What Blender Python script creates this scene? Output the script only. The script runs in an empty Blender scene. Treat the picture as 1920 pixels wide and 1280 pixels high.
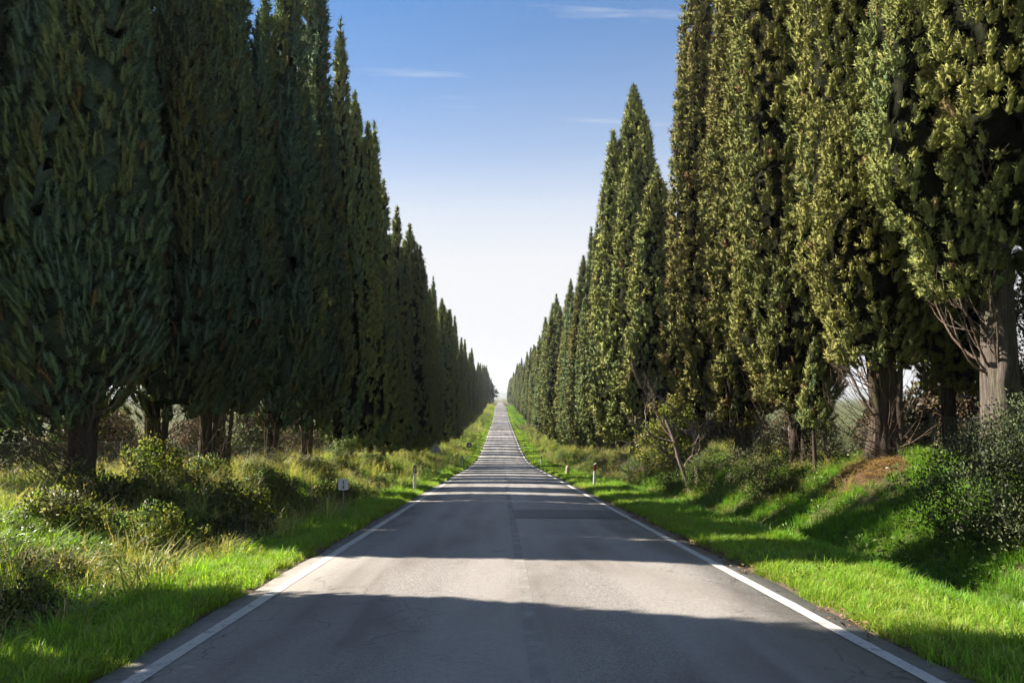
import bpy, math
import numpy as np
from mathutils import Vector
R = math.radians
SC = bpy.context.scene
COL = SC.collection
rng = np.random.default_rng(7)

# ------------------------------------------------------------------ camera, sky, sun, exposure
cam = bpy.data.cameras.new('camera'); cam_o = bpy.data.objects.new('camera', cam); COL.objects.link(cam_o)
cam.sensor_width = 36.0; cam.lens = 25.0; cam.clip_start = 0.05; cam.clip_end = 20000
cam_o.location = (-0.23, 0, 0); cam_o.rotation_euler = (R(90 + 4.08), 0, R(-0.945))
SC.camera = cam_o

SUN_EL = R(40.0)
SUN_T = 0.27                                     # how far the sun stands ahead of square-left
sun_dir = Vector((-1, SUN_T, 0)).normalized() * math.cos(SUN_EL) + Vector((0, 0, math.sin(SUN_EL)))
sl = bpy.data.lights.new('sun', 'SUN'); sl.energy = 5.0; sl.angle = R(0.5); sl.color = (1.0, 0.91, 0.76)
so = bpy.data.objects.new('sun', sl); COL.objects.link(so)
so.rotation_euler = sun_dir.to_track_quat('Z', 'Y').to_euler()

W = bpy.data.worlds.new('World'); SC.world = W; W.use_nodes = True
nt = W.node_tree; nt.nodes.clear()
def N(t, typ, **kw):
    n = t.nodes.new(typ)
    for k, v in kw.items():
        if k == 'ins':
            for kk, vv in v.items(): n.inputs[kk].default_value = vv
        else: setattr(n, k, v)
    return n
def math_n(t, op, a, b=None, c=None, clamp=False):
    n = N(t, 'ShaderNodeMath', operation=op, use_clamp=clamp)
    for i, v in enumerate((a, b, c)):
        if v is None: continue
        if isinstance(v, (int, float)): n.inputs[i].default_value = v
        else: t.links.new(v, n.inputs[i])
    return n.outputs[0]
def ramp(t, f, stops):
    n = N(t, 'ShaderNodeValToRGB'); e = n.color_ramp.elements
    while len(e) < len(stops): e.new(0.5)
    for s, (p, c) in zip(e, stops):
        s.position = p; s.color = (c, c, c, 1) if isinstance(c, (int, float)) else (*c, 1)
    if f is not None: t.links.new(f, n.inputs[0])
    return n.outputs[0]
def mix(t, f, a, b, typ='MIX'):
    n = N(t, 'ShaderNodeMix', data_type='RGBA', blend_type=typ)
    for i, v in ((0, f), (6, a), (7, b)):
        if isinstance(v, (int, float)): n.inputs[i].default_value = v
        elif isinstance(v, tuple): n.inputs[i].default_value = (*v, 1)
        else: t.links.new(v, n.inputs[i])
    return n.outputs[2]
def noise(t, vec, scale, detail=4, rough=0.55, dist=0.0):
    n = N(t, 'ShaderNodeTexNoise', ins={'Scale': scale, 'Detail': detail, 'Roughness': rough, 'Distortion': dist})
    if vec is not None: t.links.new(vec, n.inputs['Vector'])
    return n.outputs['Fac']
def mapping(t, vec, scale=(1, 1, 1), rot=(0, 0, 0), loc=(0, 0, 0)):
    n = N(t, 'ShaderNodeMapping', ins={'Scale': scale, 'Rotation': rot, 'Location': loc})
    t.links.new(vec, n.inputs['Vector']); return n.outputs[0]

sky = N(nt, 'ShaderNodeTexSky', sky_type='NISHITA', sun_disc=False, sun_elevation=SUN_EL,
        sun_rotation=math.atan2(sun_dir.x, sun_dir.y), altitude=50, air_density=1.0, dust_density=0.3, ozone_density=3.0)
tc = N(nt, 'ShaderNodeTexCoord')
sep = N(nt, 'ShaderNodeSeparateXYZ'); nt.links.new(tc.outputs['Generated'], sep.inputs[0])
den = math_n(nt, 'ADD', math_n(nt, 'MAXIMUM', sep.outputs[2], 0.0), 0.10)
cmb = N(nt, 'ShaderNodeCombineXYZ')
nt.links.new(math_n(nt, 'DIVIDE', sep.outputs[0], den), cmb.inputs[0])
nt.links.new(math_n(nt, 'DIVIDE', sep.outputs[1], den), cmb.inputs[1])
# thin cirrus: long soft streaks on a flat layer high up
v1 = mapping(nt, cmb.outputs[0], (0.35, 1.5, 1), (0, 0, R(9)), (3.1, 0.4, 0))
c1 = ramp(nt, noise(nt, v1, 1.1, 7, 0.62, 0.6), [(0.48, 0.0), (0.74, 1.0)])
v2 = mapping(nt, cmb.outputs[0], (0.55, 3.4, 1), (0, 0, R(-6)), (1.2, 2.7, 0))
c2 = ramp(nt, noise(nt, v2, 1.3, 8, 0.6, 0.3), [(0.49, 0.0), (0.70, 1.0)])
cl = math_n(nt, 'ADD', math_n(nt, 'MULTIPLY', c1, 0.55), math_n(nt, 'MULTIPLY', c2, 0.6), clamp=True)
zv = math_n(nt, 'POWER', math_n(nt, 'ADD', math_n(nt, 'MAXIMUM', sep.outputs[2], 0.0), 0.02), 3.2)
tau = math_n(nt, 'DIVIDE', math_n(nt, 'MULTIPLY', math_n(nt, 'MAXIMUM', math_n(nt, 'ADD', math_n(nt, 'MULTIPLY', noise(nt, v1, 0.5, 5, .5, .4), 0.9), 0.42), 0.45), -0.026), zv)
veil = math_n(nt, 'SUBTRACT', 1.0, math_n(nt, 'EXPONENT', tau))
sat = N(nt, 'ShaderNodeHueSaturation', ins={'Saturation': 1.62, 'Value': 0.86}); nt.links.new(sky.outputs[0], sat.inputs['Color'])
skycol = mix(nt, math_n(nt, 'MAXIMUM', veil, cl), sat.outputs[0], (4.75, 4.82, 4.95))
bg = N(nt, 'ShaderNodeBackground', ins={'Strength': 0.056}); nt.links.new(skycol, bg.inputs[0])
wo = N(nt, 'ShaderNodeOutputWorld'); nt.links.new(bg.outputs[0], wo.inputs[0])

SC.view_settings.view_transform = 'Standard'; SC.view_settings.look = 'None'
SC.view_settings.exposure = 1.75; SC.view_settings.gamma = 1.0; SC.view_settings.use_curve_mapping = False
SC.render.engine = 'CYCLES'
SC.cycles.use_denoising = True; SC.cycles.denoising_prefilter = 'FAST'; SC.cycles.sample_clamp_indirect = 0.7; SC.cycles.sample_clamp_direct = 6.0
SC.cycles.use_adaptive_sampling = False
SC.cycles.max_bounces = 6; SC.cycles.diffuse_bounces = 4; SC.cycles.glossy_bounces = 2
SC.cycles.transmission_bounces = 4; SC.cycles.transparent_max_bounces = 8; SC.cycles.volume_bounces = 0

# ------------------------------------------------------------------ helpers
def tag(o, label=None, cat=None, group=None, kind=None):
    for k, v in (('label', label), ('category', cat), ('group', group), ('kind', kind)):
        if v: o[k] = v
    return o
def link(name, data, parent=None, mats=None, loc=None):
    o = bpy.data.objects.new(name, data); COL.objects.link(o)
    if parent: o.parent = parent
    if loc is not None: o.location = loc
    if mats is not None and data is not None and len(data.materials) == 0:
        for m in (mats if isinstance(mats, (list, tuple)) else [mats]): data.materials.append(m)
    return o
def np_mesh(name, V, Q, cols=None, smooth=False, mat=None, mi=None, cn=None):
    """V (n,3), Q (m,4) all quads, cols (n,3)"""
    V = np.ascontiguousarray(V, dtype=np.float32); Q = np.ascontiguousarray(Q, dtype=np.int32)
    k = Q.shape[1]
    me = bpy.data.meshes.new(name)
    me.vertices.add(len(V)); me.vertices.foreach_set('co', V.ravel())
    me.loops.add(Q.size); me.loops.foreach_set('vertex_index', Q.ravel())
    me.polygons.add(len(Q)); me.polygons.foreach_set('loop_start', np.arange(0, Q.size, k, dtype=np.int32))
    if cols is not None:
        a = me.attributes.new('tint', 'FLOAT_COLOR', 'POINT')
        c = np.ones((len(V), 4), np.float32); c[:, :3] = cols; a.data.foreach_set('color', c.ravel())
    if cn is not None:
        a = me.attributes.new('spray_normal', 'FLOAT_VECTOR', 'POINT'); a.data.foreach_set('vector', np.ascontiguousarray(cn, dtype=np.float32).ravel())
    if mi is not None: me.polygons.foreach_set('material_index', np.asarray(mi, np.int32))
    me.polygons.foreach_set('use_smooth', np.full(len(Q), smooth))
    me.update(calc_edges=True)
    if mat: me.materials.append(mat)
    return me
class MB:
    """collects quads (tubes, boxes, leaf sheets) into ONE mesh"""
    def __init__(s): s.V = []; s.Q = []; s.C = []; s.n = 0
    def add(s, V, Q, col=(1, 1, 1)):
        V = np.asarray(V, float); s.V.append(V); s.Q.append(np.asarray(Q, int) + s.n); s.n += len(V)
        s.C.append(np.broadcast_to(np.asarray(col, float), V.shape))
    def tube(s, P, r, k=5, col=(1, 1, 1), cap=True):
        P = np.asarray(P, float); n = len(P); r = np.broadcast_to(np.asarray(r, float), (n,))
        T = np.gradient(P, axis=0); T /= np.linalg.norm(T, axis=1)[:, None] + 1e-9
        ref = np.array([0., 0, 1]) if abs(T[0, 2]) < .9 else np.array([1., 0, 0])
        A = np.cross(T, ref); A /= np.linalg.norm(A, axis=1)[:, None] + 1e-9
        B = np.cross(T, A)
        th = np.linspace(0, 2 * math.pi, k, endpoint=False)
        V = P[:, None] + r[:, None, None] * (A[:, None] * np.cos(th)[None, :, None] + B[:, None] * np.sin(th)[None, :, None])
        i = np.arange(n - 1)[:, None] * k; j = np.arange(k)[None]; j2 = (j + 1) % k
        Q = np.stack([i + j, i + j2, i + k + j2, i + k + j], -1).reshape(-1, 4)
        s.add(V.reshape(-1, 3), Q, col)
    def box(s, c, h, col=(1, 1, 1), top=1.0, rz=0.0, slant=0.0):
        x, y, z = h
        V = np.array([[-x, -y, -z], [x, -y, -z], [x, y, -z], [-x, y, -z], [-x * top, -y * top, z], [x * top, -y * top, z + slant], [x * top, y * top, z + slant], [-x * top, y * top, z]], float)
        if rz: cs, sn = math.cos(rz), math.sin(rz); V[:, :2] = V[:, :2] @ np.array([[cs, sn], [-sn, cs]])
        s.add(V + np.asarray(c, float), [[3, 2, 1, 0], [4, 5, 6, 7], [0, 1, 5, 4], [1, 2, 6, 5], [2, 3, 7, 6], [3, 0, 4, 7]], col)
    def mesh(s, name, mat, smooth=False):
        return np_mesh(name, np.concatenate(s.V), np.concatenate(s.Q), np.concatenate(s.C), smooth, mat)
    def build(s, name, mat, parent=None, smooth=False, bevel=0.0):
        o = link(name, s.mesh(name, mat, smooth), parent)
        if bevel:
            b = o.modifiers.new('bevel', 'BEVEL'); b.width = bevel; b.segments = 2
        return o
def unit(v): return v / (np.linalg.norm(v, axis=-1, keepdims=True) + 1e-9)
def leaf_quads(P, A, L, Wd, g, bend=0.15, nrm=None):
    """rhombic leaf sheets: base P, axis A, length L, width Wd"""
    n = len(P); S = unit(np.cross(A, g.normal(size=(n, 3)) if nrm is None else nrm)); U = np.cross(S, A)
    L = np.broadcast_to(L, (n,))[:, None]; Wd = np.broadcast_to(Wd, (n,))[:, None]
    m = P + A * L * 0.5 + U * L * bend
    V = np.stack([P, m + S * Wd * .5, P + A * L, m - S * Wd * .5], 1).reshape(-1, 3)
    return V, np.arange(4 * n).reshape(n, 4)

def leaf_tris(P, A, L, Wd, g, nrm=None):
    """pointed sprays: one triangle each, widest low down"""
    n = len(P); S = unit(np.cross(A, g.normal(size=(n, 3)) if nrm is None else nrm)); U = np.cross(S, A)
    L = np.broadcast_to(L, (n,))[:, None]; Wd = np.broadcast_to(Wd, (n,))[:, None]
    sk = g.uniform(-.35, .35, (n, 1)) * L
    V = np.stack([P + S * Wd * .5 + A * sk * .5, P + A * L + U * L * .12, P - S * Wd * .5 - A * sk * .5], 1).reshape(-1, 3)
    return V, np.arange(3 * n).reshape(n, 3)
def tri(Q): return np.concatenate([Q[:, [0, 1, 2]], Q[:, [0, 2, 3]]])

# smooth lattice noise for terrain and tree shapes
def vnoise(x, y, seed=0):
    xi, yi = np.floor(x).astype(int), np.floor(y).astype(int); fx, fy = x - xi, y - yi
    fx, fy = fx * fx * (3 - 2 * fx), fy * fy * (3 - 2 * fy)
    def h(a, b):
        s = np.sin(a * 127.1 + b * 311.7 + seed * 74.7) * 43758.5453
        return s - np.floor(s)
    return (h(xi, yi) * (1 - fx) + h(xi + 1, yi) * fx) * (1 - fy) + (h(xi, yi + 1) * (1 - fx) + h(xi + 1, yi + 1) * fx) * fy

# ------------------------------------------------------------------ materials
def new_mat(name):
    m = bpy.data.materials.new(name); m.use_nodes = True; t = m.node_tree; t.nodes.clear()
    out = N(t, 'ShaderNodeOutputMaterial'); return m, t, out
def foliage_mat(name, trans=0.35, rough=0.55, spec=0.25, jitter=0.35, gain=1.0, tr_tint=(1.25, 1.3, 0.5), cn=False, mottle=False):
    m, t, out = new_mat(name)
    at = N(t, 'ShaderNodeAttribute', attribute_name='tint'); oi = N(t, 'ShaderNodeObjectInfo')
    k = math_n(t, 'ADD', math_n(t, 'MULTIPLY', oi.outputs['Random'], jitter), gain - jitter / 2)
    hs = N(t, 'ShaderNodeHueSaturation'); t.links.new(at.outputs['Color'], hs.inputs['Color'])
    t.links.new(math_n(t, 'ADD', math_n(t, 'MULTIPLY', oi.outputs['Random'], 0.03), 0.485), hs.inputs['Hue'])
    t.links.new(k, hs.inputs['Value'])
    p = N(t, 'ShaderNodeBsdfPrincipled', ins={'Roughness': rough, 'Specular IOR Level': spec})
    if mottle:
        tcx = N(t, 'ShaderNodeTexCoord'); nm = noise(t, mapping(t, tcx.outputs['Object'], (1, 1, .6)), 34, 4, .7)
        hs2 = N(t, 'ShaderNodeMix', data_type='RGBA', blend_type='MULTIPLY', ins={0: 1.0}); t.links.new(hs.outputs[0], hs2.inputs[6]); t.links.new(ramp(t, nm, [(.36, .55), (.62, 1.4)]), hs2.inputs[7])
        hs = type('o', (), {'outputs': [hs2.outputs[2]]})
    t.links.new(hs.outputs[0], p.inputs['Base Color'])
    tr = N(t, 'ShaderNodeBsdfTranslucent')
    t.links.new(mix(t, 1.0, hs.outputs[0], tr_tint, 'MULTIPLY'), tr.inputs['Color'])
    if cn:       # sprays of a plume are too fine to model one by one: shade them by the plume's own roundness
        an = N(t, 'ShaderNodeAttribute', attribute_name='spray_normal'); vt = N(t, 'ShaderNodeVectorTransform', vector_type='NORMAL', convert_from='OBJECT', convert_to='WORLD')
        t.links.new(an.outputs['Vector'], vt.inputs[0]); nz = N(t, 'ShaderNodeVectorMath', operation='NORMALIZE'); t.links.new(vt.outputs[0], nz.inputs[0])
        t.links.new(nz.outputs[0], p.inputs['Normal']); t.links.new(nz.outputs[0], tr.inputs['Normal'])
    mx = N(t, 'ShaderNodeMixShader', ins={0: trans})
    t.links.new(p.outputs[0], mx.inputs[1]); t.links.new(tr.outputs[0], mx.inputs[2]); t.links.new(mx.outputs[0], out.inputs[0])
    return m
def plain_mat(name, col, rough=0.6, spec=0.4, metal=0.0, var=0.25, scale=8.0, bump=0.0, bscale=40.0):
    m, t, out = new_mat(name); g = N(t, 'ShaderNodeNewGeometry')
    n = noise(t, g.outputs['Position'], scale, 6, 0.65)
    c = mix(t, n, tuple(x * (1 - var) for x in col), tuple(min(1, x * (1 + var)) for x in col))
    p = N(t, 'ShaderNodeBsdfPrincipled', ins={'Roughness': rough, 'Specular IOR Level': spec, 'Metallic': metal})
    t.links.new(c, p.inputs['Base Color'])
    if bump:
        b = N(t, 'ShaderNodeBump', ins={'Strength': bump, 'Distance': 0.01})
        t.links.new(noise(t, g.outputs['Position'], bscale, 5), b.inputs['Height']); t.links.new(b.outputs[0], p.inputs['Normal'])
    t.links.new(p.outputs[0], out.inputs[0]); return m
def bark_mat(name, a, b, moss=0.0):
    m, t, out = new_mat(name); tc = N(t, 'ShaderNodeTexCoord'); oi = N(t, 'ShaderNodeObjectInfo')
    v = mapping(t, tc.outputs['Object'], (26, 26, 1.6)); n1 = noise(t, v, 1.0, 7, 0.7, 0.5)
    n2 = noise(t, tc.outputs['Object'], 2.2, 5, 0.6)
    c = mix(t, ramp(t, n1, [(0.36, 0), (0.62, 1)]), tuple(x * .22 for x in a), a)
    c = mix(t, ramp(t, n2, [(0.35, 0), (0.7, 1)]), c, mix(t, n1, tuple(x * .4 for x in b), b))
    if moss:
        c = mix(t, ramp(t, noise(t, tc.outputs['Object'], 1.3, 4), [(0.5, 0), (0.7, moss)]), c, (0.07, 0.10, 0.03))
    p = N(t, 'ShaderNodeBsdfPrincipled', ins={'Roughness': 0.9, 'Specular IOR Level': 0.15})
    t.links.new(c, p.inputs['Base Color'])
    bm = N(t, 'ShaderNodeBump', ins={'Strength': 1.0, 'Distance': 0.07}); t.links.new(n1, bm.inputs['Height'])
    t.links.new(bm.outputs[0], p.inputs['Normal']); t.links.new(p.outputs[0], out.inputs[0]); return m

M_cyp = foliage_mat('cypress_foliage', 0.25, 0.85, 0.04, 0.30, tr_tint=(1.15, 1.12, 0.7), cn=True, mottle=True)
M_leaf = foliage_mat('shrub_leaf', 0.35, 0.42, 0.45, 0.30)
M_bush = foliage_mat('bush_leaf', 0.28, 0.5, 0.25, 0.30, cn=True)
M_grass = foliage_mat('grass_blade', 0.48, 0.5, 0.3, 0.50)
M_dry = foliage_mat('dry_litter', 0.15, 0.7, 0.15, 0.5, tr_tint=(1.1, 1, .8))
M_bark = bark_mat('cypress_bark', (0.135, 0.100, 0.080), (0.085, 0.060, 0.045), 0.7)
M_pale = bark_mat('grey_bark', (0.235, 0.195, 0.170), (0.16, 0.13, 0.11), 0.6)
M_twig = bark_mat('dry_branch', (0.27, 0.20, 0.155), (0.19, 0.135, 0.10))
M_grey = bark_mat('grey_branch', (0.30, 0.25, 0.21), (0.22, 0.18, 0.15))

# ------------------------------------------------------------------ the lie of the land
_ky = np.array([-60, 0, 66, 84, 110, 162, 241, 300, 373, 400, 430, 520, 900, 2500, 9000.])
_kz = np.array([3.1, -1.62, -6.82, -8.05, -8.75, -9.25, -9.95, -9.55, -8.2, -7.95, -8.1, -10.0, -13, -26, -60.])
_gy = np.arange(-60, 1000, 1.0); _gz = np.interp(_gy, _ky, _kz)
_kern = np.hanning(25); _kern /= _kern.sum()
_gs = np.convolve(np.pad(_gz, 12, mode='reflect', reflect_type='odd'), _kern, 'valid')
def road_z(y):
    y = np.asarray(y, float)
    return np.where(y < 990, np.interp(y, _gy, _gs), np.interp(y, _ky, _kz))
ROAD_HALF = 3.08
_lx = np.array([-400, -60, -20, -11, -8.6, -7.2, -6.0, -5.2, -4.6, -4.05, -3.6, -3.2, -3.0, -2.8])
_lz = np.array([0.2, 0.2, 0.55, 0.62, 0.60, 0.42, 0.10, -0.28, -0.36, -0.05, 0.0, -0.012, -0.05, -0.09])
_rx = np.array([2.8, 3.0, 3.2, 3.7, 4.7, 5.3, 5.9, 6.7, 7.6, 8.8, 11, 20, 60, 400])
_rz = np.array([-0.09, -0.05, -0.012, 0.01, -0.02, -0.36, -0.34, 0.25, 0.85, 1.20, 1.25, 1.1, 0.5, 0.2])
_px = np.concatenate([_lx, _rx]); _pz = np.concatenate([_lz, _rz])
def ground_z(x, y):
    x = np.asarray(x, float); y = np.asarray(y, float); ax = np.abs(x)
    far = np.clip((y - 60) / 120, 0, 1)
    p = np.interp(x, _px, _pz)
    p = np.where(ax > 3.3, p * (1 - 0.35 * far), p)
    rough = np.clip((ax - 3.5) / 1.5, 0, 1)
    p = p + rough * (0.22 * (vnoise(x * .55, y * .45, 1) - .5) + 0.12 * (vnoise(x * 1.7, y * 1.6, 2) - .5))
    p = p + np.clip((ax - 3.25) / .3, 0, 1) * 0.05 * (vnoise(x * 3, y * 3, 3) - .4)
    # heap of earth round the roots of one tree on the right bank
    p = p + 0.38 * np.exp(-((x - 7.9) / 1.1) ** 2 - ((y - 15.5) / 1.5) ** 2)
    return road_z(y) + p

ys = np.concatenate([np.arange(-14, 50, .4), np.arange(50, 130, 1.2), np.arange(130, 440, 4), np.geomspace(440, 9000, 40)])
xs_near = np.concatenate([np.arange(-13, -4.8, .4), np.arange(-4.8, -2.75, .17), np.arange(-2.4, 2.5, .8), np.arange(2.75, 5, .17), np.arange(5, 13.1, .4)])
xs = np.concatenate([-np.geomspace(13.6, 9000, 26)[::-1], xs_near, np.geomspace(13.6, 9000, 26)])
X, Y = np.meshgrid(xs, ys); Z = ground_z(X, Y); nx = len(xs)
i = (np.arange(len(ys) - 1)[:, None] * nx + np.arange(nx - 1)[None]).ravel()
m, t, out = new_mat('bank_soil_and_turf')
g = N(t, 'ShaderNodeNewGeometry'); P = g.outputs['Position']
c = mix(t, ramp(t, noise(t, P, 1.1, 6, 0.65), [(0.35, 0), (0.65, 1)]), (0.045, 0.075, 0.016), (0.085, 0.085, 0.032))
c = mix(t, ramp(t, noise(t, P, 9, 6, 0.7), [(0.45, 0), (0.7, .8)]), c, (0.075, 0.055, 0.035))
sp = N(t, 'ShaderNodeSeparateXYZ'); t.links.new(P, sp.inputs[0])
edge = math_n(t, 'SUBTRACT', math_n(t, 'ABSOLUTE', sp.outputs[0]), 3.14)
edge = math_n(t, 'SUBTRACT', edge, math_n(t, 'MULTIPLY', noise(t, P, 3.0, 4), 0.25))
c = mix(t, ramp(t, edge, [(0.0, 1.0), (0.12, 0.0)]), c, mix(t, noise(t, P, 40, 4), (0.07, 0.05, 0.035), (0.17, 0.13, 0.10)))
dx = math_n(t, 'DIVIDE', math_n(t, 'SUBTRACT', sp.outputs[0], 7.75), .85)
dy = math_n(t, 'DIVIDE', math_n(t, 'SUBTRACT', sp.outputs[1], 15.4), 1.05)
rr = math_n(t, 'ADD', math_n(t, 'MULTIPLY', dx, dx), math_n(t, 'MULTIPLY', dy, dy))
rr = math_n(t, 'ADD', rr, math_n(t, 'MULTIPLY', math_n(t, 'SUBTRACT', noise(t, P, 2.5, 5), 0.5), 1.6))
c = mix(t, ramp(t, rr, [(0.55, 1), (1.0, 0)]), c, mix(t, noise(t, P, 30, 6, .7), (0.045, 0.028, 0.018), (0.14, 0.085, 0.055)))
p = N(t, 'ShaderNodeBsdfPrincipled', ins={'Roughness': 0.95, 'Specular IOR Level': 0.1}); t.links.new(c, p.inputs['Base Color'])
b = N(t, 'ShaderNodeBump', ins={'Strength': 0.8, 'Distance': 0.05}); t.links.new(noise(t, P, 14, 6, .7), b.inputs['Height'])
t.links.new(b.outputs[0], p.inputs['Normal']); t.links.new(p.outputs[0], out.inputs[0])
tag(link('ground', np_mesh('ground', np.stack([X, Y, Z], -1).reshape(-1, 3), np.stack([i, i + 1, i + 1 + nx, i + nx], -1), None, True, m)), kind='structure')

# ------------------------------------------------------------------ road
def strip(x0, x1, y0, y1, dz, step=.5, wob=0.0, thick=0.0, seed=0):
    yy = np.concatenate([np.arange(y0, min(y1, 120), step), np.arange(max(y0, 120), y1, 4), [y1]]) if y1 > 120 else np.append(np.arange(y0, y1, step), y1)
    w0 = wob * (vnoise(yy * 1.3, yy * 0, seed) + .5 * vnoise(yy * 4.1, yy * 0, seed + 3) - .75)
    w1 = wob * (vnoise(yy * 1.3, yy * 0, seed + 9) + .5 * vnoise(yy * 4.1, yy * 0, seed + 13) - .75)
    xsx = np.linspace(0, 1, 7 if x1 - x0 > 2 else 2)
    XX = (x0 + w0)[:, None] * (1 - xsx) + (x1 + w1)[:, None] * xsx
    YY = np.broadcast_to(yy[:, None], XX.shape)
    camber = 0.045 * (1 - (XX / ROAD_HALF) ** 2)
    ZZ = road_z(YY) + camber + dz
    V = np.stack([XX, YY, ZZ], -1)
    if thick:
        a, b_ = V[:, :1].copy(), V[:, -1:].copy(); a[..., 2] -= thick; b_[..., 2] -= thick; a[..., 0] -= .04; b_[..., 0] += .04
        V = np.concatenate([a, V, b_], 1)
    k = V.shape[1]; ii = (np.arange(len(yy) - 1)[:, None] * k + np.arange(k - 1)[None]).ravel()
    return V.reshape(-1, 3), np.stack([ii, ii + 1, ii + 1 + k, ii + k], -1)

def asphalt(name, base, patch=False):
    m, t, out = new_mat(name); g = N(t, 'ShaderNodeNewGeometry'); P = g.outputs['Position']
    fine = noise(t, mapping(t, P, (1, .55, 1)), 44, 5, .85); med = noise(t, P, 22, 5, .65)
    big = noise(t, mapping(t, P, (0.75, 0.28, 1)), 0.9, 4, .55, .4)
    lane = noise(t, mapping(t, P, (1.5, 0.05, 1), loc=(4, 0, 0)), 1.0, 3, .5)
    c = mix(t, ramp(t, fine, [(0.38, 0), (0.62, 1)]), tuple(x * .60 for x in base), tuple(x * 1.40 for x in base))
    c = mix(t, math_n(t, 'MULTIPLY', ramp(t, big, [(0.44, 0), (0.58, 1)]), .75), c, tuple(x * f for x, f in zip(base, (.56, .51, .46))))
    c = mix(t, math_n(t, 'MULTIPLY', ramp(t, lane, [(0.42, 0), (0.58, 1)]), .55), c, tuple(x * 1.35 for x in base))
    c = mix(t, math_n(t, 'MULTIPLY', ramp(t, med, [(.42, 0), (.62, 1)]), .34), c, tuple(x * .6 for x in base))
    if not patch:
        sp = N(t, 'ShaderNodeSeparateXYZ'); t.links.new(P, sp.inputs[0]); ax = math_n(t, 'ABSOLUTE', sp.outputs[0])
        # cracks: edges of a warped cell pattern, only where a broad noise lets them, mostly near the edges
        wv = N(t, 'ShaderNodeVectorMath', operation='ADD'); t.links.new(P, wv.inputs[0])
        nn = N(t, 'ShaderNodeTexNoise', ins={'Scale': 4.0, 'Detail': 5}); t.links.new(P, nn.inputs['Vector'])
        sc_ = N(t, 'ShaderNodeVectorMath', operation='SCALE', ins={'Scale': .35}); t.links.new(nn.outputs['Color'], sc_.inputs[0]); t.links.new(sc_.outputs[0], wv.inputs[1])
        vo = N(t, 'ShaderNodeTexVoronoi', feature='DISTANCE_TO_EDGE', ins={'Scale': 1.25}); t.links.new(wv.outputs[0], vo.inputs['Vector'])
        cr = ramp(t, vo.outputs['Distance'], [(0.0, 1), (0.015, 0)])
        gate = ramp(t, math_n(t, 'ADD', noise(t, P, .45, 3), math_n(t, 'MULTIPLY', ramp(t, math_n(t, 'MULTIPLY', ax, .3), [(0.45, 0), (0.8, 1)]), .16)), [(0.53, 0), (0.64, 1)])
        crk = math_n(t, 'MULTIPLY', cr, gate)
        c = mix(t, math_n(t, 'MULTIPLY', crk, .65), c, (0.02, 0.018, 0.016))
        dirt = ramp(t, math_n(t, 'ADD', ax, math_n(t, 'MULTIPLY', noise(t, P, 3, 5, .7), .5)), [(3.15, 0), (3.5, .75)])
        c = mix(t, math_n(t, 'MULTIPLY', ramp(t, math_n(t, 'DIVIDE', math_n(t, 'ADD', ax, math_n(t, 'MULTIPLY', noise(t, P, 3, 5, .7), .5)), 4.0), [(0.79, 0), (0.87, 1)]), .65), c, (0.075, 0.058, 0.045))
    p = N(t, 'ShaderNodeBsdfPrincipled', ins={'Roughness': 0.60, 'Specular IOR Level': 0.45}); t.links.new(c, p.inputs['Base Color'])
    h = math_n(t, 'ADD', fine, math_n(t, 'MULTIPLY', med, .6))
    b = N(t, 'ShaderNodeBump', ins={'Strength': 0.8, 'Distance': 0.010}); t.links.new(h, b.inputs['Height'])
    t.links.new(b.outputs[0], p.inputs['Normal']); t.links.new(p.outputs[0], out.inputs[0]); return m
M_asph = asphalt('worn_asphalt', (0.222, 0.207, 0.197)); M_patch = asphalt('patch_asphalt', (0.085, 0.083, 0.085), True)
V, Q = strip(-ROAD_HALF, ROAD_HALF, -14, 900, 0.0, .4, .09, .12)
road = tag(link('road', np_mesh('road', V, Q, None, True, M_asph)), kind='structure')
def paint_mat(name, col, wear_lo, wear_hi, sc=6):
    m, t, out = new_mat(name); g = N(t, 'ShaderNodeNewGeometry'); P = g.outputs['Position']
    n = math_n(t, 'ADD', math_n(t, 'MULTIPLY', noise(t, P, sc, 6, .7), .6), math_n(t, 'MULTIPLY', noise(t, P, 90, 3, .7), .4))
    p = N(t, 'ShaderNodeBsdfPrincipled', ins={'Roughness': 0.65, 'Specular IOR Level': 0.35})
    t.links.new(mix(t, noise(t, P, 14, 5), tuple(x * .8 for x in col), col), p.inputs['Base Color'])
    tr = N(t, 'ShaderNodeBsdfTransparent'); mx = N(t, 'ShaderNodeMixShader')
    t.links.new(ramp(t, n, [(wear_lo, 1), (wear_hi, 0)]), mx.inputs[0])
    t.links.new(p.outputs[0], mx.inputs[1]); t.links.new(tr.outputs[0], mx.inputs[2]); t.links.new(mx.outputs[0], out.inputs[0]); return m
M_line = paint_mat('worn_white_paint', (0.50, 0.485, 0.455), .33, .47); M_faded = paint_mat('faded_paint', (0.32, 0.305, 0.29), .38, .60, 2.5)
for x in (-2.80, 2.80):
    V, Q = strip(x - .07, x + .07, -14, 700, .004, .4, .012, seed=int(x * 10)); link('edge_line', np_mesh('edge_line', V, Q, None, True, M_line), road)
V, Q = strip(-.02, .12, -14, 330, .004, .4, .012, seed=3); link('centre_line', np_mesh('centre_line', V, Q, None, True, M_faded), road)
for x0, x1, y0, y1 in ((.10, 2.72, 16.6, 18.9), (.12, 2.70, 33.6, 36.5), (-2.6, -.1, 55, 61)):
    V, Q = strip(x0, x1, y0, y1, .0065, .3, .05, seed=int(y0)); link('road_patch', np_mesh('road_patch', V, Q, None, True, M_patch), road)

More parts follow.
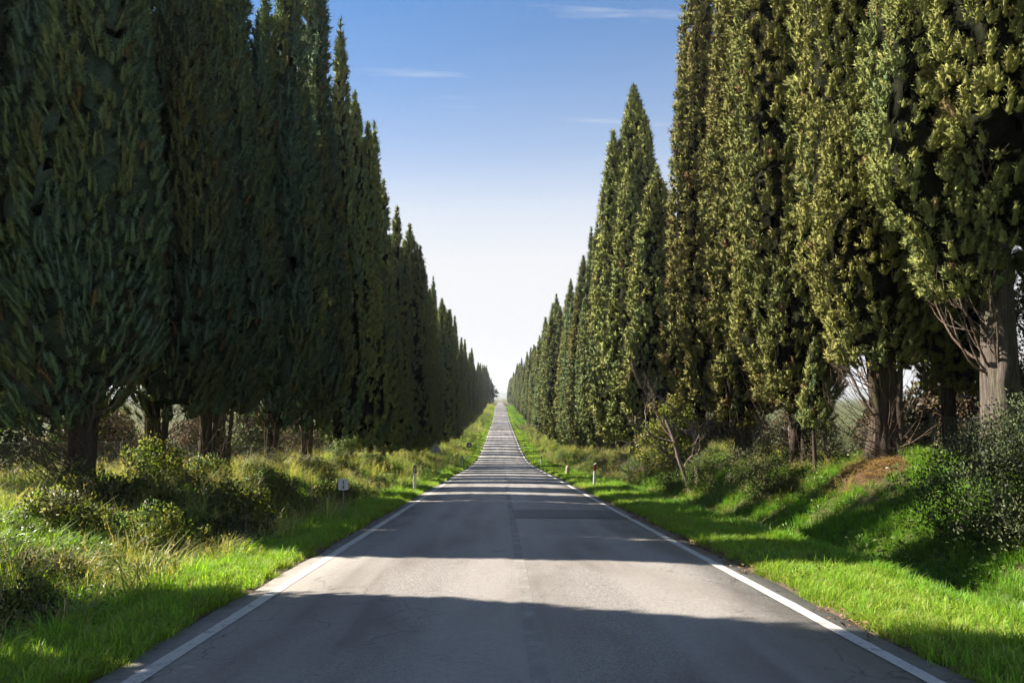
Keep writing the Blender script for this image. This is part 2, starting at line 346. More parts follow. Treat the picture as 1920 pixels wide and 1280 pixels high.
# far hills on the skyline
yh = np.linspace(-1, 1, 90); V = []; hx = np.linspace(-5200, 5200, 90)
for r_, (yo, hh, sd) in enumerate(((5200, 52, 5), (7400, 70, 9))):
    h = hh * (.55 + .6 * vnoise(hx / 900, hx * 0, sd) + .25 * vnoise(hx / 240, hx * 0, sd + 1)) - 40
    V = np.concatenate([np.stack([hx, np.full(90, yo - 700.), np.full(90, -60.)], -1), np.stack([hx, np.full(90, yo - 250.), h * .55 - 20], -1), np.stack([hx, np.full(90, float(yo)), h], -1), np.stack([hx, np.full(90, yo + 700.), np.full(90, -70.)], -1)])
    ii = (np.arange(3)[:, None] * 90 + np.arange(89)[None]).ravel()
    tag(link('hills', np_mesh('hills', V, np.stack([ii, ii + 1, ii + 91, ii + 90], -1), None, True, plain_mat('wooded_hill', (0.06, 0.085, 0.05), .95, .05, var=.5, scale=.02))), kind='structure')

# ------------------------------------------------------------------ cypresses
CY_COL = np.array([(0.140, 0.235, 0.165), (0.172, 0.240, 0.118), (0.230, 0.262, 0.092), (0.300, 0.308, 0.100), (0.325, 0.318, 0.112), (0.23, 0.165, 0.078)])  # bluish greens for the shaded row, brightened olives for the sunlit: light painted in
def crown_mesh(seed, H, base, Rd, dens=6.0, lod=1.0, zcut=99, lean=(0, 0), wide=1.0, warm=0.0, nsub=6, skirt=3, face=None, pw=1.8):
    """a cypress crown: several upright flame-shaped leaders, each clad in plumes of small scale-leaf sprays"""
    g = np.random.default_rng(seed)
    cols = [(0., 0., base, H, .74 * Rd)]
    for k in range(nsub):
        a = k / nsub * 6.283 + g.uniform(-.4, .4); off = g.uniform(.42, .70) * Rd * (.86 if pw > 2.2 else 1)
        cols.append((off * math.cos(a), off * math.sin(a), base + g.uniform(-.3, 2.2) * min(1, (H - base) / 12), base + (H - base) * (g.uniform(.66, .92) if pw > 2.2 else g.uniform(.5, .88)), g.uniform(.42, .60) * Rd))
    for k in range(skirt):
        a = g.uniform(0, 6.283) if face is None else face + g.uniform(-1.2, 1.2)
        off = g.uniform(.7, .95) * Rd; b0 = base + g.uniform(-.9, .9)
        cols.append((off * math.cos(a), off * math.sin(a), b0, b0 + g.uniform(3.0, 6.5), g.uniform(.36, .5) * Rd))
    C = np.array(cols)
    def rad(tt, r): return r * np.clip(.35 + np.sqrt(np.clip(tt, 0, 1) / .07), 0, 1) * (1 - np.clip(tt, 0, 1) ** pw) ** .9
    PB, PD, PL, PR, PO = [], [], [], [], []; fine = .70 if lod < 1.32 else 1.0; dens = dens * (1.5 if lod < 1.32 else 1)
    for ci, (ox, oy, b0, h1, r) in enumerate(cols):
        area = 2 * math.pi * r * (h1 - b0) * .75; n = max(int(area * dens), 1)
        tt = g.uniform(0, 1, n); th = g.uniform(0, 6.283, n)
        h = b0 + tt * (h1 - b0); fade = np.clip((h - b0) / 1.8, .45, 1) # leaders start near the trunk and lean out
        rr = rad(tt, r) * g.uniform(.88, 1.07, n) * (1 + .16 * (vnoise(th * 1.6 + ci * 7, h * .55, seed) - .5) * 2)
        cx, cy = ox * fade, oy * fade
        p = np.stack([cx + rr * np.cos(th), cy + rr * np.sin(th), h], -1)
        keep = np.ones(n, bool)
        for cj, (qx, qy, b2, h2, r2) in enumerate(cols):
            if cj == ci: continue
            t2 = (h - b2) / (h2 - b2); f2 = np.clip((h - b2) / 1.8, .45, 1)
            d = np.hypot(p[:, 0] - qx * f2, p[:, 1] - qy * f2)
            keep &= ~((t2 > 0) & (t2 < 1) & (d < .70 * rad(t2, r2)))
        o = np.stack([np.cos(th), np.sin(th), 0 * th], -1)
        low = np.clip(1 - (h - base) / 2.5, 0, 1)[:, None]
        d = unit(np.array([0, 0, 1.]) + o * ((.40 if warm < 0 else .55) + .25 * low) + g.normal(size=(n, 3)) * .16)
        small = np.clip((h1 - h) / 1.5, .35, 1); sl_, sr_ = (1.4, .82) if warm < 0 else (1.0, 1.0)
        up_ = h > zcut; keep &= ~up_ | (g.uniform(0, 1, n) < .45 * fine ** 2); big = np.where(up_, 1.5, fine); small = small * big
        PO.append(o[keep]); PB.append(p[keep]); PD.append(d[keep]); PL.append((g.uniform(.20, .60, n) * small * sl_)[keep]); PR.append((g.uniform(.085, .185, n) * small * sr_)[keep])
    PB, PD, PL, PR, PO = map(np.concatenate, (PB, PD, PL, PR, PO)); n = len(PB)
    PB = PB - PD * PL[:, None] * .35
    hi = PB[:, 2] > zcut; sc = np.where(hi, max(lod, 3.0), lod)
    cnt = np.maximum(((82 if fine == 1 else 96) * (np.minimum(PL * PR, .1) / .058) ** .8 / sc ** 1.75).astype(int), 5)
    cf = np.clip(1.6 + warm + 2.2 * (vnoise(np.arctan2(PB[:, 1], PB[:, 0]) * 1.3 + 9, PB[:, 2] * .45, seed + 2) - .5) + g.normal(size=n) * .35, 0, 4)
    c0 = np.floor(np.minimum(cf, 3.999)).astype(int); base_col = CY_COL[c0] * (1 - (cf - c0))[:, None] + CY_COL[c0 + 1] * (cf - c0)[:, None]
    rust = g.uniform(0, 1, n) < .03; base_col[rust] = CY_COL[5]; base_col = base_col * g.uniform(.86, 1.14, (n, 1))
    I = np.repeat(np.arange(n), cnt); k = len(I); s = sc[I]
    u = g.uniform(0, 1, k) ** .85; ph = g.uniform(0, 6.283, k)
    d = PD[I]; A = unit(np.cross(d, np.array([.3, .9, .2]))); B = np.cross(d, A)
    ro = A * np.cos(ph)[:, None] + B * np.sin(ph)[:, None]
    prof = (np.sin(np.pi * np.clip(u, .02, 1) ** .7) ** .7) * g.uniform(.58, 1.12, k)
    pos = PB[I] + d * (PL[I] * u)[:, None] + ro * (PR[I] * prof)[:, None]
    ax = unit(d * .85 + ro * .75 + g.normal(size=(k, 3)) * .30)
    V, Q = leaf_tris(pos, ax, g.uniform(.05, .105, k) * s * (.5 + .5 * fine), g.uniform(.017, .030, k) * s * (.5 + .5 * fine), g, ro * .9 + g.normal(size=(k, 3)) * .4)
    cn = np.repeat(unit(ro * .75 + PO[I] * .5 + d * (u - .4)[:, None] * .8 + g.normal(size=(k, 3)) * .34), 3, 0)
    cc = np.repeat(base_col[I] * g.uniform(.5, 1.6, (k, 1)), 3, 0)
    # every plume has a solid body of packed sprays under its loose ones
    rings = (.22, .70); kr = 5 if lod < 1.5 else 4; nb = 2 + 2 * kr; bv = np.zeros((n, nb, 3)); bn = np.zeros((n, nb, 3))
    A0 = unit(np.cross(PD, np.array([.3, .9, .2]))); B0 = np.cross(PD, A0)
    bv[:, 0] = PB - PD * PL[:, None] * .02; bn[:, 0] = PO * .6 - PD; bv[:, -1] = PB + PD * (PL * .98)[:, None]; bn[:, -1] = PD + PO * .4
    for q, u_ in enumerate(rings):
        for w in range(kr):
            a_ = (w + .5 * q) / kr * 6.2832; rd = A0 * math.cos(a_) + B0 * math.sin(a_); rq = math.sin(math.pi * u_ ** .7) ** .7 * (.58 if lod < 1.5 else .68 if lod < 2.4 else .84)
            bv[:, 1 + q * kr + w] = PB + PD * (PL * (u_ + g.uniform(-.06, .06, n)))[:, None] + rd * (PR * rq * g.uniform(.8, 1.18, n))[:, None]
            bn[:, 1 + q * kr + w] = unit(rd * .8 + PO * .5 + PD * (u_ - .4) * .9)
    F = []
    for w in range(kr):
        w2 = (w + 1) % kr; F.append((0, 1 + w2, 1 + w)); F.append((nb - 1, 1 + kr + w, 1 + kr + w2))
        for q in range(1): a_, b_, c_, e_ = 1 + q * kr + w, 1 + q * kr + w2, 1 + (q + 1) * kr + w, 1 + (q + 1) * kr + w2; F += [(a_, b_, e_), (a_, e_, c_)]
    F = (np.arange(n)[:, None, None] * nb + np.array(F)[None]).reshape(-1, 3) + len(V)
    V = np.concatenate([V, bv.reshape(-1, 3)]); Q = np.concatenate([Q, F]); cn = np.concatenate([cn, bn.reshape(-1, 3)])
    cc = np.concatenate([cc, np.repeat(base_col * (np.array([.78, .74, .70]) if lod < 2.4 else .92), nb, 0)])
    # twiggy heart of each leader, coloured extra dark so gaps between plumes look shaded
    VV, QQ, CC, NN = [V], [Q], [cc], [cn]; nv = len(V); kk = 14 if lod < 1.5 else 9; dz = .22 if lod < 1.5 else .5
    for ci, (ox, oy, b0, h1, r) in enumerate(cols):
        nr = max(int((h1 - b0) / dz), 6); tt = np.linspace(0.004, .985, nr); h = b0 + .25 + tt * (h1 - b0 - .3); th = np.linspace(0, 6.2832, kk, endpoint=False)
        fade = np.clip((h - b0) / 1.8, .45, 1)
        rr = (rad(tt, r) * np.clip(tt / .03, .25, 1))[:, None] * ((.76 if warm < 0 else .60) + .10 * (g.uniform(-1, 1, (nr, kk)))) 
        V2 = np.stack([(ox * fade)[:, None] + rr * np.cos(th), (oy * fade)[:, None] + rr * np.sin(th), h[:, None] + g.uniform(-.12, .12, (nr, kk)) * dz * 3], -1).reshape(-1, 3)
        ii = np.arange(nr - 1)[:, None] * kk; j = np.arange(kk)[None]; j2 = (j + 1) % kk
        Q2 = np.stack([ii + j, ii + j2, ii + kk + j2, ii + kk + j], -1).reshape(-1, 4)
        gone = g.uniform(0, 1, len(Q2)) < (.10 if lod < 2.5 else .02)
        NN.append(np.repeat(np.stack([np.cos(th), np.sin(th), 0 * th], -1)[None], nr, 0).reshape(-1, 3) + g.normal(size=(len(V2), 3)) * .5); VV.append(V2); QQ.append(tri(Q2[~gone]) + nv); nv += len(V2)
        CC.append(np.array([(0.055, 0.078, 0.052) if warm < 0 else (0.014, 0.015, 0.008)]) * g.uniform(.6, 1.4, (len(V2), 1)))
    V, Q, cc, cn = np.concatenate(VV), np.concatenate(QQ), np.concatenate(CC), np.concatenate(NN)
    V[:, 0] = V[:, 0] * wide + lean[0] * V[:, 2]; V[:, 1] = V[:, 1] + lean[1] * V[:, 2]
    return np_mesh('crown', V, Q, cc, False, M_cyp, cn=cn)

def trunk_mesh(seed, r0, top, lean=(0, 0), sides=26, flute=.22, rings=34, multi=0, bark=None):
    g = np.random.default_rng(seed)
    zz = np.concatenate([np.linspace(-.5, 1.0, 8, endpoint=False), np.linspace(1.0, top, rings - 8)])
    th = np.linspace(0, 6.283, sides, endpoint=False)
    f = (1.5 - .65 * np.clip((zz + .1) / .9, 0, 1) ** .6); f = np.where(zz > .8, .85, f) * np.clip(1 - .75 * (zz / top), .12, 2)
    k1, k2, p1, p2 = g.integers(3, 6), g.integers(6, 9), g.uniform(0, 6), g.uniform(0, 6)
    Rr = r0 * f[:, None] * (1 + flute * np.sin(k1 * th + p1 + zz[:, None] * .35) * np.clip(1.4 - zz[:, None] * .25, .4, 1.4) + flute * .5 * np.sin(k2 * th + p2 - zz[:, None] * .5) + .08 * (vnoise(th[None] * 3 + 0 * zz[:, None], zz[:, None] * 1.4, seed) - .5))
    wx = .10 * np.sin(zz * .45 + p1) - .10 * math.sin(p1); wy = .10 * np.sin(zz * .4 + p2) - .10 * math.sin(p2)
    V = np.stack([Rr * np.cos(th) + (wx + lean[0] * zz)[:, None], Rr * np.sin(th) + (wy + lean[1] * zz)[:, None], np.broadcast_to(zz[:, None], Rr.shape)], -1).reshape(-1, 3)
    ii = np.arange(len(zz) - 1)[:, None] * sides; j = np.arange(sides)[None]; j2 = (j + 1) % sides
    mb = MB(); mb.add(V, np.stack([ii + j, ii + j2, ii + sides + j2, ii + sides + j], -1).reshape(-1, 4))
    for q in range(multi):                       # side stems fused to the foot
        a = g.uniform(0, 6.283); zs = np.linspace(-.3, g.uniform(3.2, 5.0), 12); off = r0 * (1.25 - .35 * np.clip(zs, 0, 1)) + .055 * np.clip(zs - .5, 0, 9) ** 1.25
        a2 = a + np.cumsum(g.normal(size=12) * .07); rs = r0 * g.uniform(.22, .42) * np.linspace(1.25, .5, 12)
        mb.tube(np.stack([off * np.cos(a2) + lean[0] * zs, off * np.sin(a2) + lean[1] * zs, zs], -1), rs * (1 + .12 * g.normal(size=12)), 9)
    return mb.mesh('trunk', bark or M_bark, True)

def limb_curve(g, p0, az, out, up, n=9, wob=.06, sag=.5):
    tt = np.linspace(0, 1, n); e = tt ** .8
    o = np.array([math.cos(az), math.sin(az), 0]); s = np.array([-math.sin(az), math.cos(az), 0])
    P = p0 + o * (out * np.sin(tt * 1.35) / math.sin(1.35))[:, None] + np.array([0, 0, 1.]) * (up * (tt ** (1 + sag)))[:, None]
    w = np.cumsum(g.normal(size=(n, 3)) * wob, 0); w[0] = 0
    return P + w * tt[:, None] + s * (g.uniform(-.3, .3) * tt ** 2)[:, None]
def add_limbs(root, seed, nl, r_trunk, hlo, hhi, az0=None, spread=3.14, out=(.8, 1.6), up=(1.2, 2.6), rad=(.012, .034), lean=(0, 0)):
    g = np.random.default_rng(seed)
    for k in range(nl):
        az = g.uniform(0, 6.283) if az0 is None else az0 + g.uniform(-spread, spread)
        h = g.uniform(hlo, hhi); rr = r_trunk * .6
        p0 = np.array([rr * math.cos(az) + lean[0] * h, rr * math.sin(az) + lean[1] * h, h]); mb = MB()
        r0 = g.uniform(*rad); P = limb_curve(g, p0, az, g.uniform(*out), g.uniform(*up), wob=.045)
        mb.tube(P, np.linspace(r0, r0 * .25, len(P)), 6)
        for q in range(g.integers(2, 5)):
            b = g.integers(2, 7); P2 = limb_curve(g, P[b], az + g.uniform(-1.2, 1.2), g.uniform(.2, .7), g.uniform(.3, 1.2), 6, .03)
            mb.tube(P2, np.linspace(r0 * .45, r0 * .12, 6), 4)
        mb.build('limb', M_grey if g.uniform() < .5 else M_twig, root, True)
def add_twigs(root, seed, n, r_trunk, az0, spread, hlo=.0, hhi=2.2, out=(.5, 1.5), up=(.5, 1.8), rad=(.005, .014)):
    g = np.random.default_rng(seed); mb = MB()
    for k in range(n):
        az = az0 + g.normal() * spread; h = g.uniform(hlo, hhi); rr = r_trunk * .7
        P = limb_curve(g, np.array([rr * math.cos(az), rr * math.sin(az), h]), az, g.uniform(*out), g.uniform(*up), 7, .04, .35)
        r0 = g.uniform(*rad); mb.tube(P, np.linspace(r0, r0 * .3, 7), 4)
        if g.uniform() < .6:
            P2 = limb_curve(g, P[3], az + g.uniform(-1, 1), g.uniform(.2, .5), g.uniform(.2, .7), 5, .03); mb.tube(P2, np.linspace(r0 * .6, r0 * .2, 5), 4)
    o = mb.build('dead_twigs', M_twig, root, True); o['kind'] = 'stuff'
def cypress(x, y, label, group, crown, trunk, rz=0.0, sc=1.0, sz=1.0):
    r = bpy.data.objects.new('cypress_tree', None); COL.objects.link(r)
    r.location = (x, y, float(ground_z(x, y)) - .05); r.rotation_euler.z = rz; r.scale = (sc, sc, sz)
    r.rotation_euler.x, r.rotation_euler.y = .012 * math.sin(y * 7.3 + x), .014 * math.sin(y * 3.1 + 2 * x)
    tag(r, label, 'tree', group)
    link('trunk', trunk, r); link('crown', crown, r)
    return r
GL, GR = 'cypresses in the shaded row', 'cypresses in the sunlit row'
XL, XR = -8.5, 8.5
# near trees on the shaded side, each with its own crown: (y, dx, H, base, R, lean, seed, trunk radius, label)
LEFT = [
 (14.45, 0.00, 15.5, 2.35, 1.6, (-.012, .0), 11, .20, 'dark cypress with a fan of dead twigs at its foot, first of the shaded row'),
 (17.55, -.10, 16.5, 2.5, 1.55, (.004, 0), 12, .19, 'dense dark cypress with a mossy trunk, second in view in the shaded row'),
 (20.00, 0.10, 16.0, 2.5, 1.35, (.0, 0), 13, .18, 'dark cypress with twisted low limbs, third in view in the shaded row'),
 (22.9, -.55, 18.0, 2.7, 1.3, (.0, 0), 14, .19, 'dark cypress set slightly back, fourth in view in the shaded row'),
 (25.90, 0.05, 20.5, 2.7, 1.4, (.004, 0), 15, .19, 'cypress with splayed bare stems at its base, fifth in view in the shaded row'),
 (30.60, 0.00, 24.0, 2.0, 1.5, (-.006, 0), 16, .22, 'very tall cypress reaching past the top edge, sixth in view in the shaded row'),
]
for q, (y, dx, H, b0, Rd, lean, sd, tr, lab) in enumerate(LEFT):
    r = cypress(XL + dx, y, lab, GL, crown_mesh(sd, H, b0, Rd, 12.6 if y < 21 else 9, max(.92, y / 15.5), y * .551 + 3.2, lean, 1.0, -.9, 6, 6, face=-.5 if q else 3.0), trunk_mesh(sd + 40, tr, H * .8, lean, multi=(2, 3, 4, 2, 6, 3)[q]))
    add_limbs(r, sd + 70, 9 if q < 5 else 6, tr, .9, 3.0, None, 3.14, (.6, 1.3), (1.2, 2.4))
    add_twigs(r, sd + 90, 110 if q < 1 else 60, tr, -2.6 if q == 0 else -1.2, .55 if q == 0 else 1.6, 0.0 if q == 0 else .4, 2.2, (.5, 1.4), (.5, 1.7))
RIGHT = [
 (12.5, 0.15, 22.0, 3.7, 1.75, (-.012, 0), 21, .32, 'cypress with a thick bare fissured trunk, nearest in the sunlit row'),
 (15.9, -.05, 22.5, 2.8, 1.7, (-.010, 0), 22, .30, 'cypress rooted in a brown heap of earth on the sunlit bank'),
 (20.2, -.15, 23.0, 1.9, 1.62, (.0, 0), 23, .26, 'broad olive cypress rising behind the grey-green rounded shrub'),
 (25.6, 0.05, 24.5, 1.9, 1.62, (.004, 0), 24, .26, 'tall olive cypress, fourth in view in the sunlit row'),
 (31.6, 0.20, 24.0, 2.2, 1.50, (.004, 0), 25, .25, 'tall bright green cypress behind the leafless forked tree'),
 (38.2, 0.00, 16.0, 1.6, 1.75, (.0, 0), 26, .20, 'short pointed cypress much lower than its neighbours in the sunlit row'),
 (46.0, 0.00, 24.6, 1.2, 2.5, (.0, 0), 27, .27, 'broad tall cypress with a ragged tip standing out against the sky'),
]
for q, (y, dx, H, b0, Rd, lean, sd, tr, lab) in enumerate(RIGHT):
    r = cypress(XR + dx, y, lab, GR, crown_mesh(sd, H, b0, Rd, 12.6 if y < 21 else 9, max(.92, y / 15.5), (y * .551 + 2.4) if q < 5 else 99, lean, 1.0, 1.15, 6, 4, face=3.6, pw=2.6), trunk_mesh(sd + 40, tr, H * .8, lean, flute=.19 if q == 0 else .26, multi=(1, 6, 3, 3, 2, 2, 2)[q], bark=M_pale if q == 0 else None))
    if q < 5: add_limbs(r, sd + 70, (18, 16, 8, 6, 5)[q], tr, 1.8 if q == 0 else .7, 4.0 if q == 0 else 2.6, 3.3 if q == 0 else None, 1.3 if q == 0 else 3.14, (.5, 1.15), (1.6, 3.2), (.014, .034), lean)
    if q in (1, 2, 3): add_twigs(r, sd + 90, 40, tr, 3.6, 1.3, .1, 1.8)
# young cypress on the bank
r = cypress(7.55, 17.6, 'slim young cypress with a thin bare stem on the sunlit bank', None, crown_mesh(31, 3.5, 1.25, .42, 26, .8, 99, (.02, 0), 1, .9, 3, 0), trunk_mesh(71, .06, 3.1, (.02, 0), 10, .1))
# shared crowns for the rest of the two rows
_ten = ['', 'tenth eleventh twelfth thirteenth fourteenth fifteenth sixteenth seventeenth eighteenth nineteenth'.split()]
_one = 'first second third fourth fifth sixth seventh eighth ninth'.split()
ORD = {**{k + 1: w for k, w in enumerate(_one)}, **{10 + k: w for k, w in enumerate(_ten[1])}}
for _b, _w, _t in ((20, 'twentieth', 'twenty'), (30, 'thirtieth', 'thirty'), (40, 'fortieth', 'forty')):
    ORD[_b] = _w
    for k, w in enumerate(_one): ORD[_b + k + 1] = _t + '-' + w
mid = [crown_mesh(50 + k, 21.0, 1.3, (1.45, 1.7, 1.5, 1.9)[k], 8, 2.7, 99, ((.008, 0), (0, 0), (-.008, .006), (0, 0))[k], 1, (.0, .5, .2, .4)[k], (5, 7, 6, 8)[k], 3, pw=(1.7, 2.5, 1.9, 2.8)[k]) for k in range(4)]
far = [crown_mesh(60 + k, 21.0, 0.9, (1.45, 1.75, 1.6)[k], 6.5, 3.6, 99, (0, 0), 1, .2, 6, 2, pw=(1.7, 2.6, 2.1)[k]) for k in range(3)]
tk = [trunk_mesh(80 + k, .22, 16, (0, 0), 10, .15, 14) for k in range(2)]
def row(side, y0, heights):
    g = np.random.default_rng(5 if side < 0 else 6); y = y0; k = 0; n0 = 7 if side < 0 else 8
    while y < 760:
        H = heights[k] if k < len(heights) else g.uniform(16.5, 23.0)
        bank = mid if y < 110 else far; idx = n0 + k
        name = 'shaded' if side < 0 else 'sunlit'
        if y < 170: lab = '%s cypress in view along the %s row, counting from the viewer' % (ORD[idx], name)
        elif y > 400: lab = 'cypress in the faint far end of the %s row past the crest' % name
        else: lab = 'distant small cypress near the far end of the %s row' % name
        cypress((XL if side < 0 else XR) + g.uniform(-.3, .3), y, lab, GL if side < 0 else GR, bank[g.integers(len(bank))], tk[k % 2], g.uniform(0, 6.28), g.uniform(.82, 1.08) * (1.0 if side < 0 else 1.12), H / 21.0)
        y += g.uniform(3.7, 5.4) if y < 90 else (g.uniform(5.0, 8.0) if y < 400 else g.uniform(7.5, 10.5)); k += 1
        if y > 95 and g.uniform() < .2: y += g.uniform(5, 11)
row(-1, 36.5, [23.6, 21.6, 21.8, 20.0, 19.6, 19.8, 21.0, 18.5, 19.5, 20.5, 19, 20, 22.5])
row(1, 51.5, [22.0, 21.0, 20.5, 21.5, 20, 21, 20])
cypress(12.6, 14.6, 'dark cypress standing behind the thick bare trunk at the picture edge', GR, bpy.data.meshes['crown.007'], tk[1], 1.0, 1.1, 1.0)
cypress(12.2, 19.6, 'shaded cypress set back behind the two nearest sunlit ones', GR, bpy.data.meshes['crown.007'], tk[0], 3.1, 1.0, .95)
cypress(-11.1, 14.6, 'dark cypress standing back at the edge of the picture behind the broad nearest one', GL, bpy.data.meshes['crown.001'], tk[0], 2.0, 1.0, 1.0)
# two more of the shaded row stand just outside the picture and throw their shadows across the road
for y, rz in ((7.9, 1.0), (5.3, 2.2), (1.4, 4.0)):
    cypress(XL, y, 'cypress of the shaded row outside the picture, casting shadow on the near road', GL, bpy.data.meshes['crown.001'], tk[0], rz, .95, 1.05)
for y, rz in ((8.4, .4), ):
    cypress(XR + .6, y, 'cypress of the sunlit row at the very edge, mostly out of view', GR, mid[1], tk[1], rz, 1.05, 1.0)

# ------------------------------------------------------------------ shrubs
def shrub_meshes(seed, Rx, H, leaf, cols, nclump=60, per=90, upright=.3, stems=14, gapx=.25, lw=.45, mat=None):
    """an uneven bush: stems from the ground, leaf clumps spread through the volume"""
    g = np.random.default_rng(seed); cols = np.array(cols)
    a = g.uniform(0, 6.283, nclump); u = g.uniform(0, 1, nclump) ** .6; hz = g.uniform(.08, 1, nclump)
    env = np.sin(np.pi * np.clip(hz * .80 + .12, 0, 1)) ** .55 * (1 + .3 * np.sin(2 * a + seed) * g.uniform(.3, 1, nclump))
    C = np.stack([Rx * u * env * np.cos(a), Rx * u * env * np.sin(a), H * hz * (1 - .28 * u) * g.uniform(.82, 1.15, nclump)], -1)
    cr = g.uniform(.10, .24, nclump) * min(Rx, H) + .05
    I = np.repeat(np.arange(nclump), per); k = len(I)
    dv = unit(g.normal(size=(k, 3))); pos = C[I] + dv * (cr[I] * g.uniform(.25, 1.1, k) ** .7)[:, None]
    pos[:, 2] = np.maximum(pos[:, 2], .02)
    ax = unit(dv * .8 + np.array([0, 0, upright]) + g.normal(size=(k, 3)) * .5)
    V, Q = leaf_quads(pos, ax, g.uniform(.7, 1.3, k) * leaf, g.uniform(.7, 1.2, k) * leaf * lw, g, .1)
    cc = cols[g.integers(len(cols), size=nclump)][I] * g.uniform(.7, 1.3, (k, 1))
    cn = unit(dv * .7 + unit(C[I] * np.array([1, 1, .7])) * .5 + g.normal(size=(k, 3)) * .45)
    fol = np_mesh('foliage', V, Q, np.repeat(cc, 4, 0), False, mat or M_bush, cn=np.repeat(cn, 4, 0))
    mb = MB()
    for q in g.permutation(nclump)[:stems]:
        e = C[q]; tt = np.linspace(0, 1, 6)[:, None]
        P = np.array([e[0] * .12, e[1] * .12, -.1]) * (1 - tt) + e * tt + np.array([e[0], e[1], 0]) * (-.35 * np.sin(tt * 3.14))
        mb.tube(P, np.linspace(.012 + .006 * H, .004, 6), 4)
    return fol, mb.mesh('stems', M_twig)
SH = {}
def shrub(x, y, label, cat='shrub', key=None, rz=0., sc=1., dz=0., group=None, name='shrub', **kw):
    if key is None or key not in SH:
        ms = shrub_meshes(**kw)
        if key: SH[key] = ms
    else: ms = SH[key]
    r = bpy.data.objects.new(name, None); COL.objects.link(r); r.location = (x, y, float(ground_z(x, y)) + dz); r.rotation_euler.z = rz
    r.scale = (sc, sc, sc) if not isinstance(sc, tuple) else sc
    tag(r, label, cat, group); link('foliage', ms[0], r); link('stems', ms[1], r); return r
GLOSS = [(0.12, 0.17, 0.07), (0.15, 0.19, 0.085), (0.095, 0.135, 0.06)]
GREYG = [(0.17, 0.18, 0.085), (0.13, 0.15, 0.06), (0.21, 0.20, 0.11)]
YELG = [(0.20, 0.24, 0.035), (0.15, 0.21, 0.03), (0.26, 0.25, 0.05)]
MIDG = [(0.13, 0.20, 0.04), (0.17, 0.21, 0.05), (0.10, 0.16, 0.04)]
DULL = [(0.10, 0.11, 0.045), (0.14, 0.12, 0.06), (0.08, 0.09, 0.035)]
BROWN = [(0.17, 0.11, 0.065), (0.13, 0.09, 0.05), (0.10, 0.09, 0.045), (0.22, 0.15, 0.09)]
# sunlit bank
shrub(6.75, 9.9, 'large glossy dark green shrub at the foot of the thick bare trunk', seed=101, Rx=1.25, H=1.75, leaf=.048, cols=GLOSS, nclump=170, per=110, upright=.8, stems=40)
shrub(8.0, 10.6, 'dark evergreen shrub wedged between the large glossy shrub and the thick trunk', seed=108, Rx=1.0, H=1.5, leaf=.05, cols=GLOSS, nclump=90, per=90, upright=.8)
shrub(6.55, 18.2, 'grey-green rounded shrub on the sunlit bank beside the slim young cypress', seed=102, Rx=1.05, H=1.85, leaf=.048, cols=GREYG, nclump=130, per=100)
shrub(8.3, 18.6, 'dull green shrub behind the slim young cypress stem', seed=109, Rx=.9, H=1.5, leaf=.05, cols=DULL, nclump=70, per=80)
shrub(7.0, 29.9, 'tall yellow-green ivy-clad bush below the short pointed cypress', seed=103, Rx=1.25, H=3.4, leaf=.10, cols=YELG, nclump=110, per=85, lw=.7)
shrub(6.4, 27.0, 'low grey-green bush in front of the ivy-clad bush', seed=104, Rx=1.2, H=1.5, leaf=.06, cols=GREYG, nclump=80, per=80, key='low')
shrub(6.7, 23.6, 'low dark green bush around the foot of the leafless forked tree', seed=105, Rx=1.1, H=1.3, leaf=.06, cols=MIDG, nclump=80, per=80, key='lowg')
for q, (x, y, lab) in enumerate(((6.3, 34.5, 'dull bush beside the road right after the ivy-clad bush'), (6.4, 41, 'grey-green bush under the leafless pinkish thicket'), (6.2, 49, 'low dull bush on the sunlit bank past the stone stub'), (6.4, 60, 'small bush on the sunlit bank halfway down the slope'), (6.2, 74, 'small bush low on the sunlit bank near the dip'))):
    shrub(x, y, lab, key='low' if q % 2 else 'lowg', rz=q * 1.3, sc=.9 + .12 * (q % 3))
# shaded bank
shrub(-8.0, 16.2, 'bright yellow-green leafy shrub between the two nearest dark trunks', seed=111, Rx=.85, H=1.35, leaf=.075, cols=YELG, nclump=70, per=60, upright=.7, lw=.6)
shrub(-7.9, 18.7, 'yellow-green shrub beneath the mossy trunk of the second cypress', seed=112, Rx=.7, H=1.05, leaf=.07, cols=YELG + MIDG, nclump=60, per=60, upright=.6, lw=.6)
shrub(-5.75, 11.5, 'low leafy green bush in tall grass on the sunny part of the bank', seed=113, Rx=.95, H=.72, leaf=.055, cols=MIDG + YELG, nclump=110, per=80, lw=.6)
shrub(-6.9, 10.9, 'low yellowish bush left of the leafy green bush, by the dead twigs', seed=118, Rx=.8, H=.6, leaf=.06, cols=YELG + GREYG, nclump=70, per=80, lw=.6)
shrub(-6.0, 15.0, 'dark green bramble clump in the shadow on the bank', seed=114, Rx=.95, H=.75, leaf=.07, cols=MIDG + YELG, nclump=80, per=70, lw=.6, key='bramble')
for q, (x, y, lab) in enumerate(((-5.7, 17.6, 'bramble clump just left of the small numbered sign'), (-6.6, 20.0, 'bramble clump between the numbered sign and the third trunk'), (-6.3, 24.6, 'bramble clump left of the black-topped white post'), (-6.8, 29.5, 'bramble clump below the sixth dark cypress'), (-6.2, 35.0, 'bramble clump near the thin pole with a grey sign'), (-7.0, 41.0, 'bramble clump past the thin pole with a grey sign'), (-6.2, 50.0, 'dull bush low on the shaded bank far down the slope'), (-6.4, 63.0, 'dull bush on the shaded bank by the second white post'))):
    shrub(x, y, lab, key='bramble' if q % 2 else 'lowg', rz=q * 2.1, sc=(.85, .95, .7)[q % 3])
shrub(-8.0, 24.2, 'grey-green bush at the foot of the splayed stems', key='low', rz=2., sc=.62)
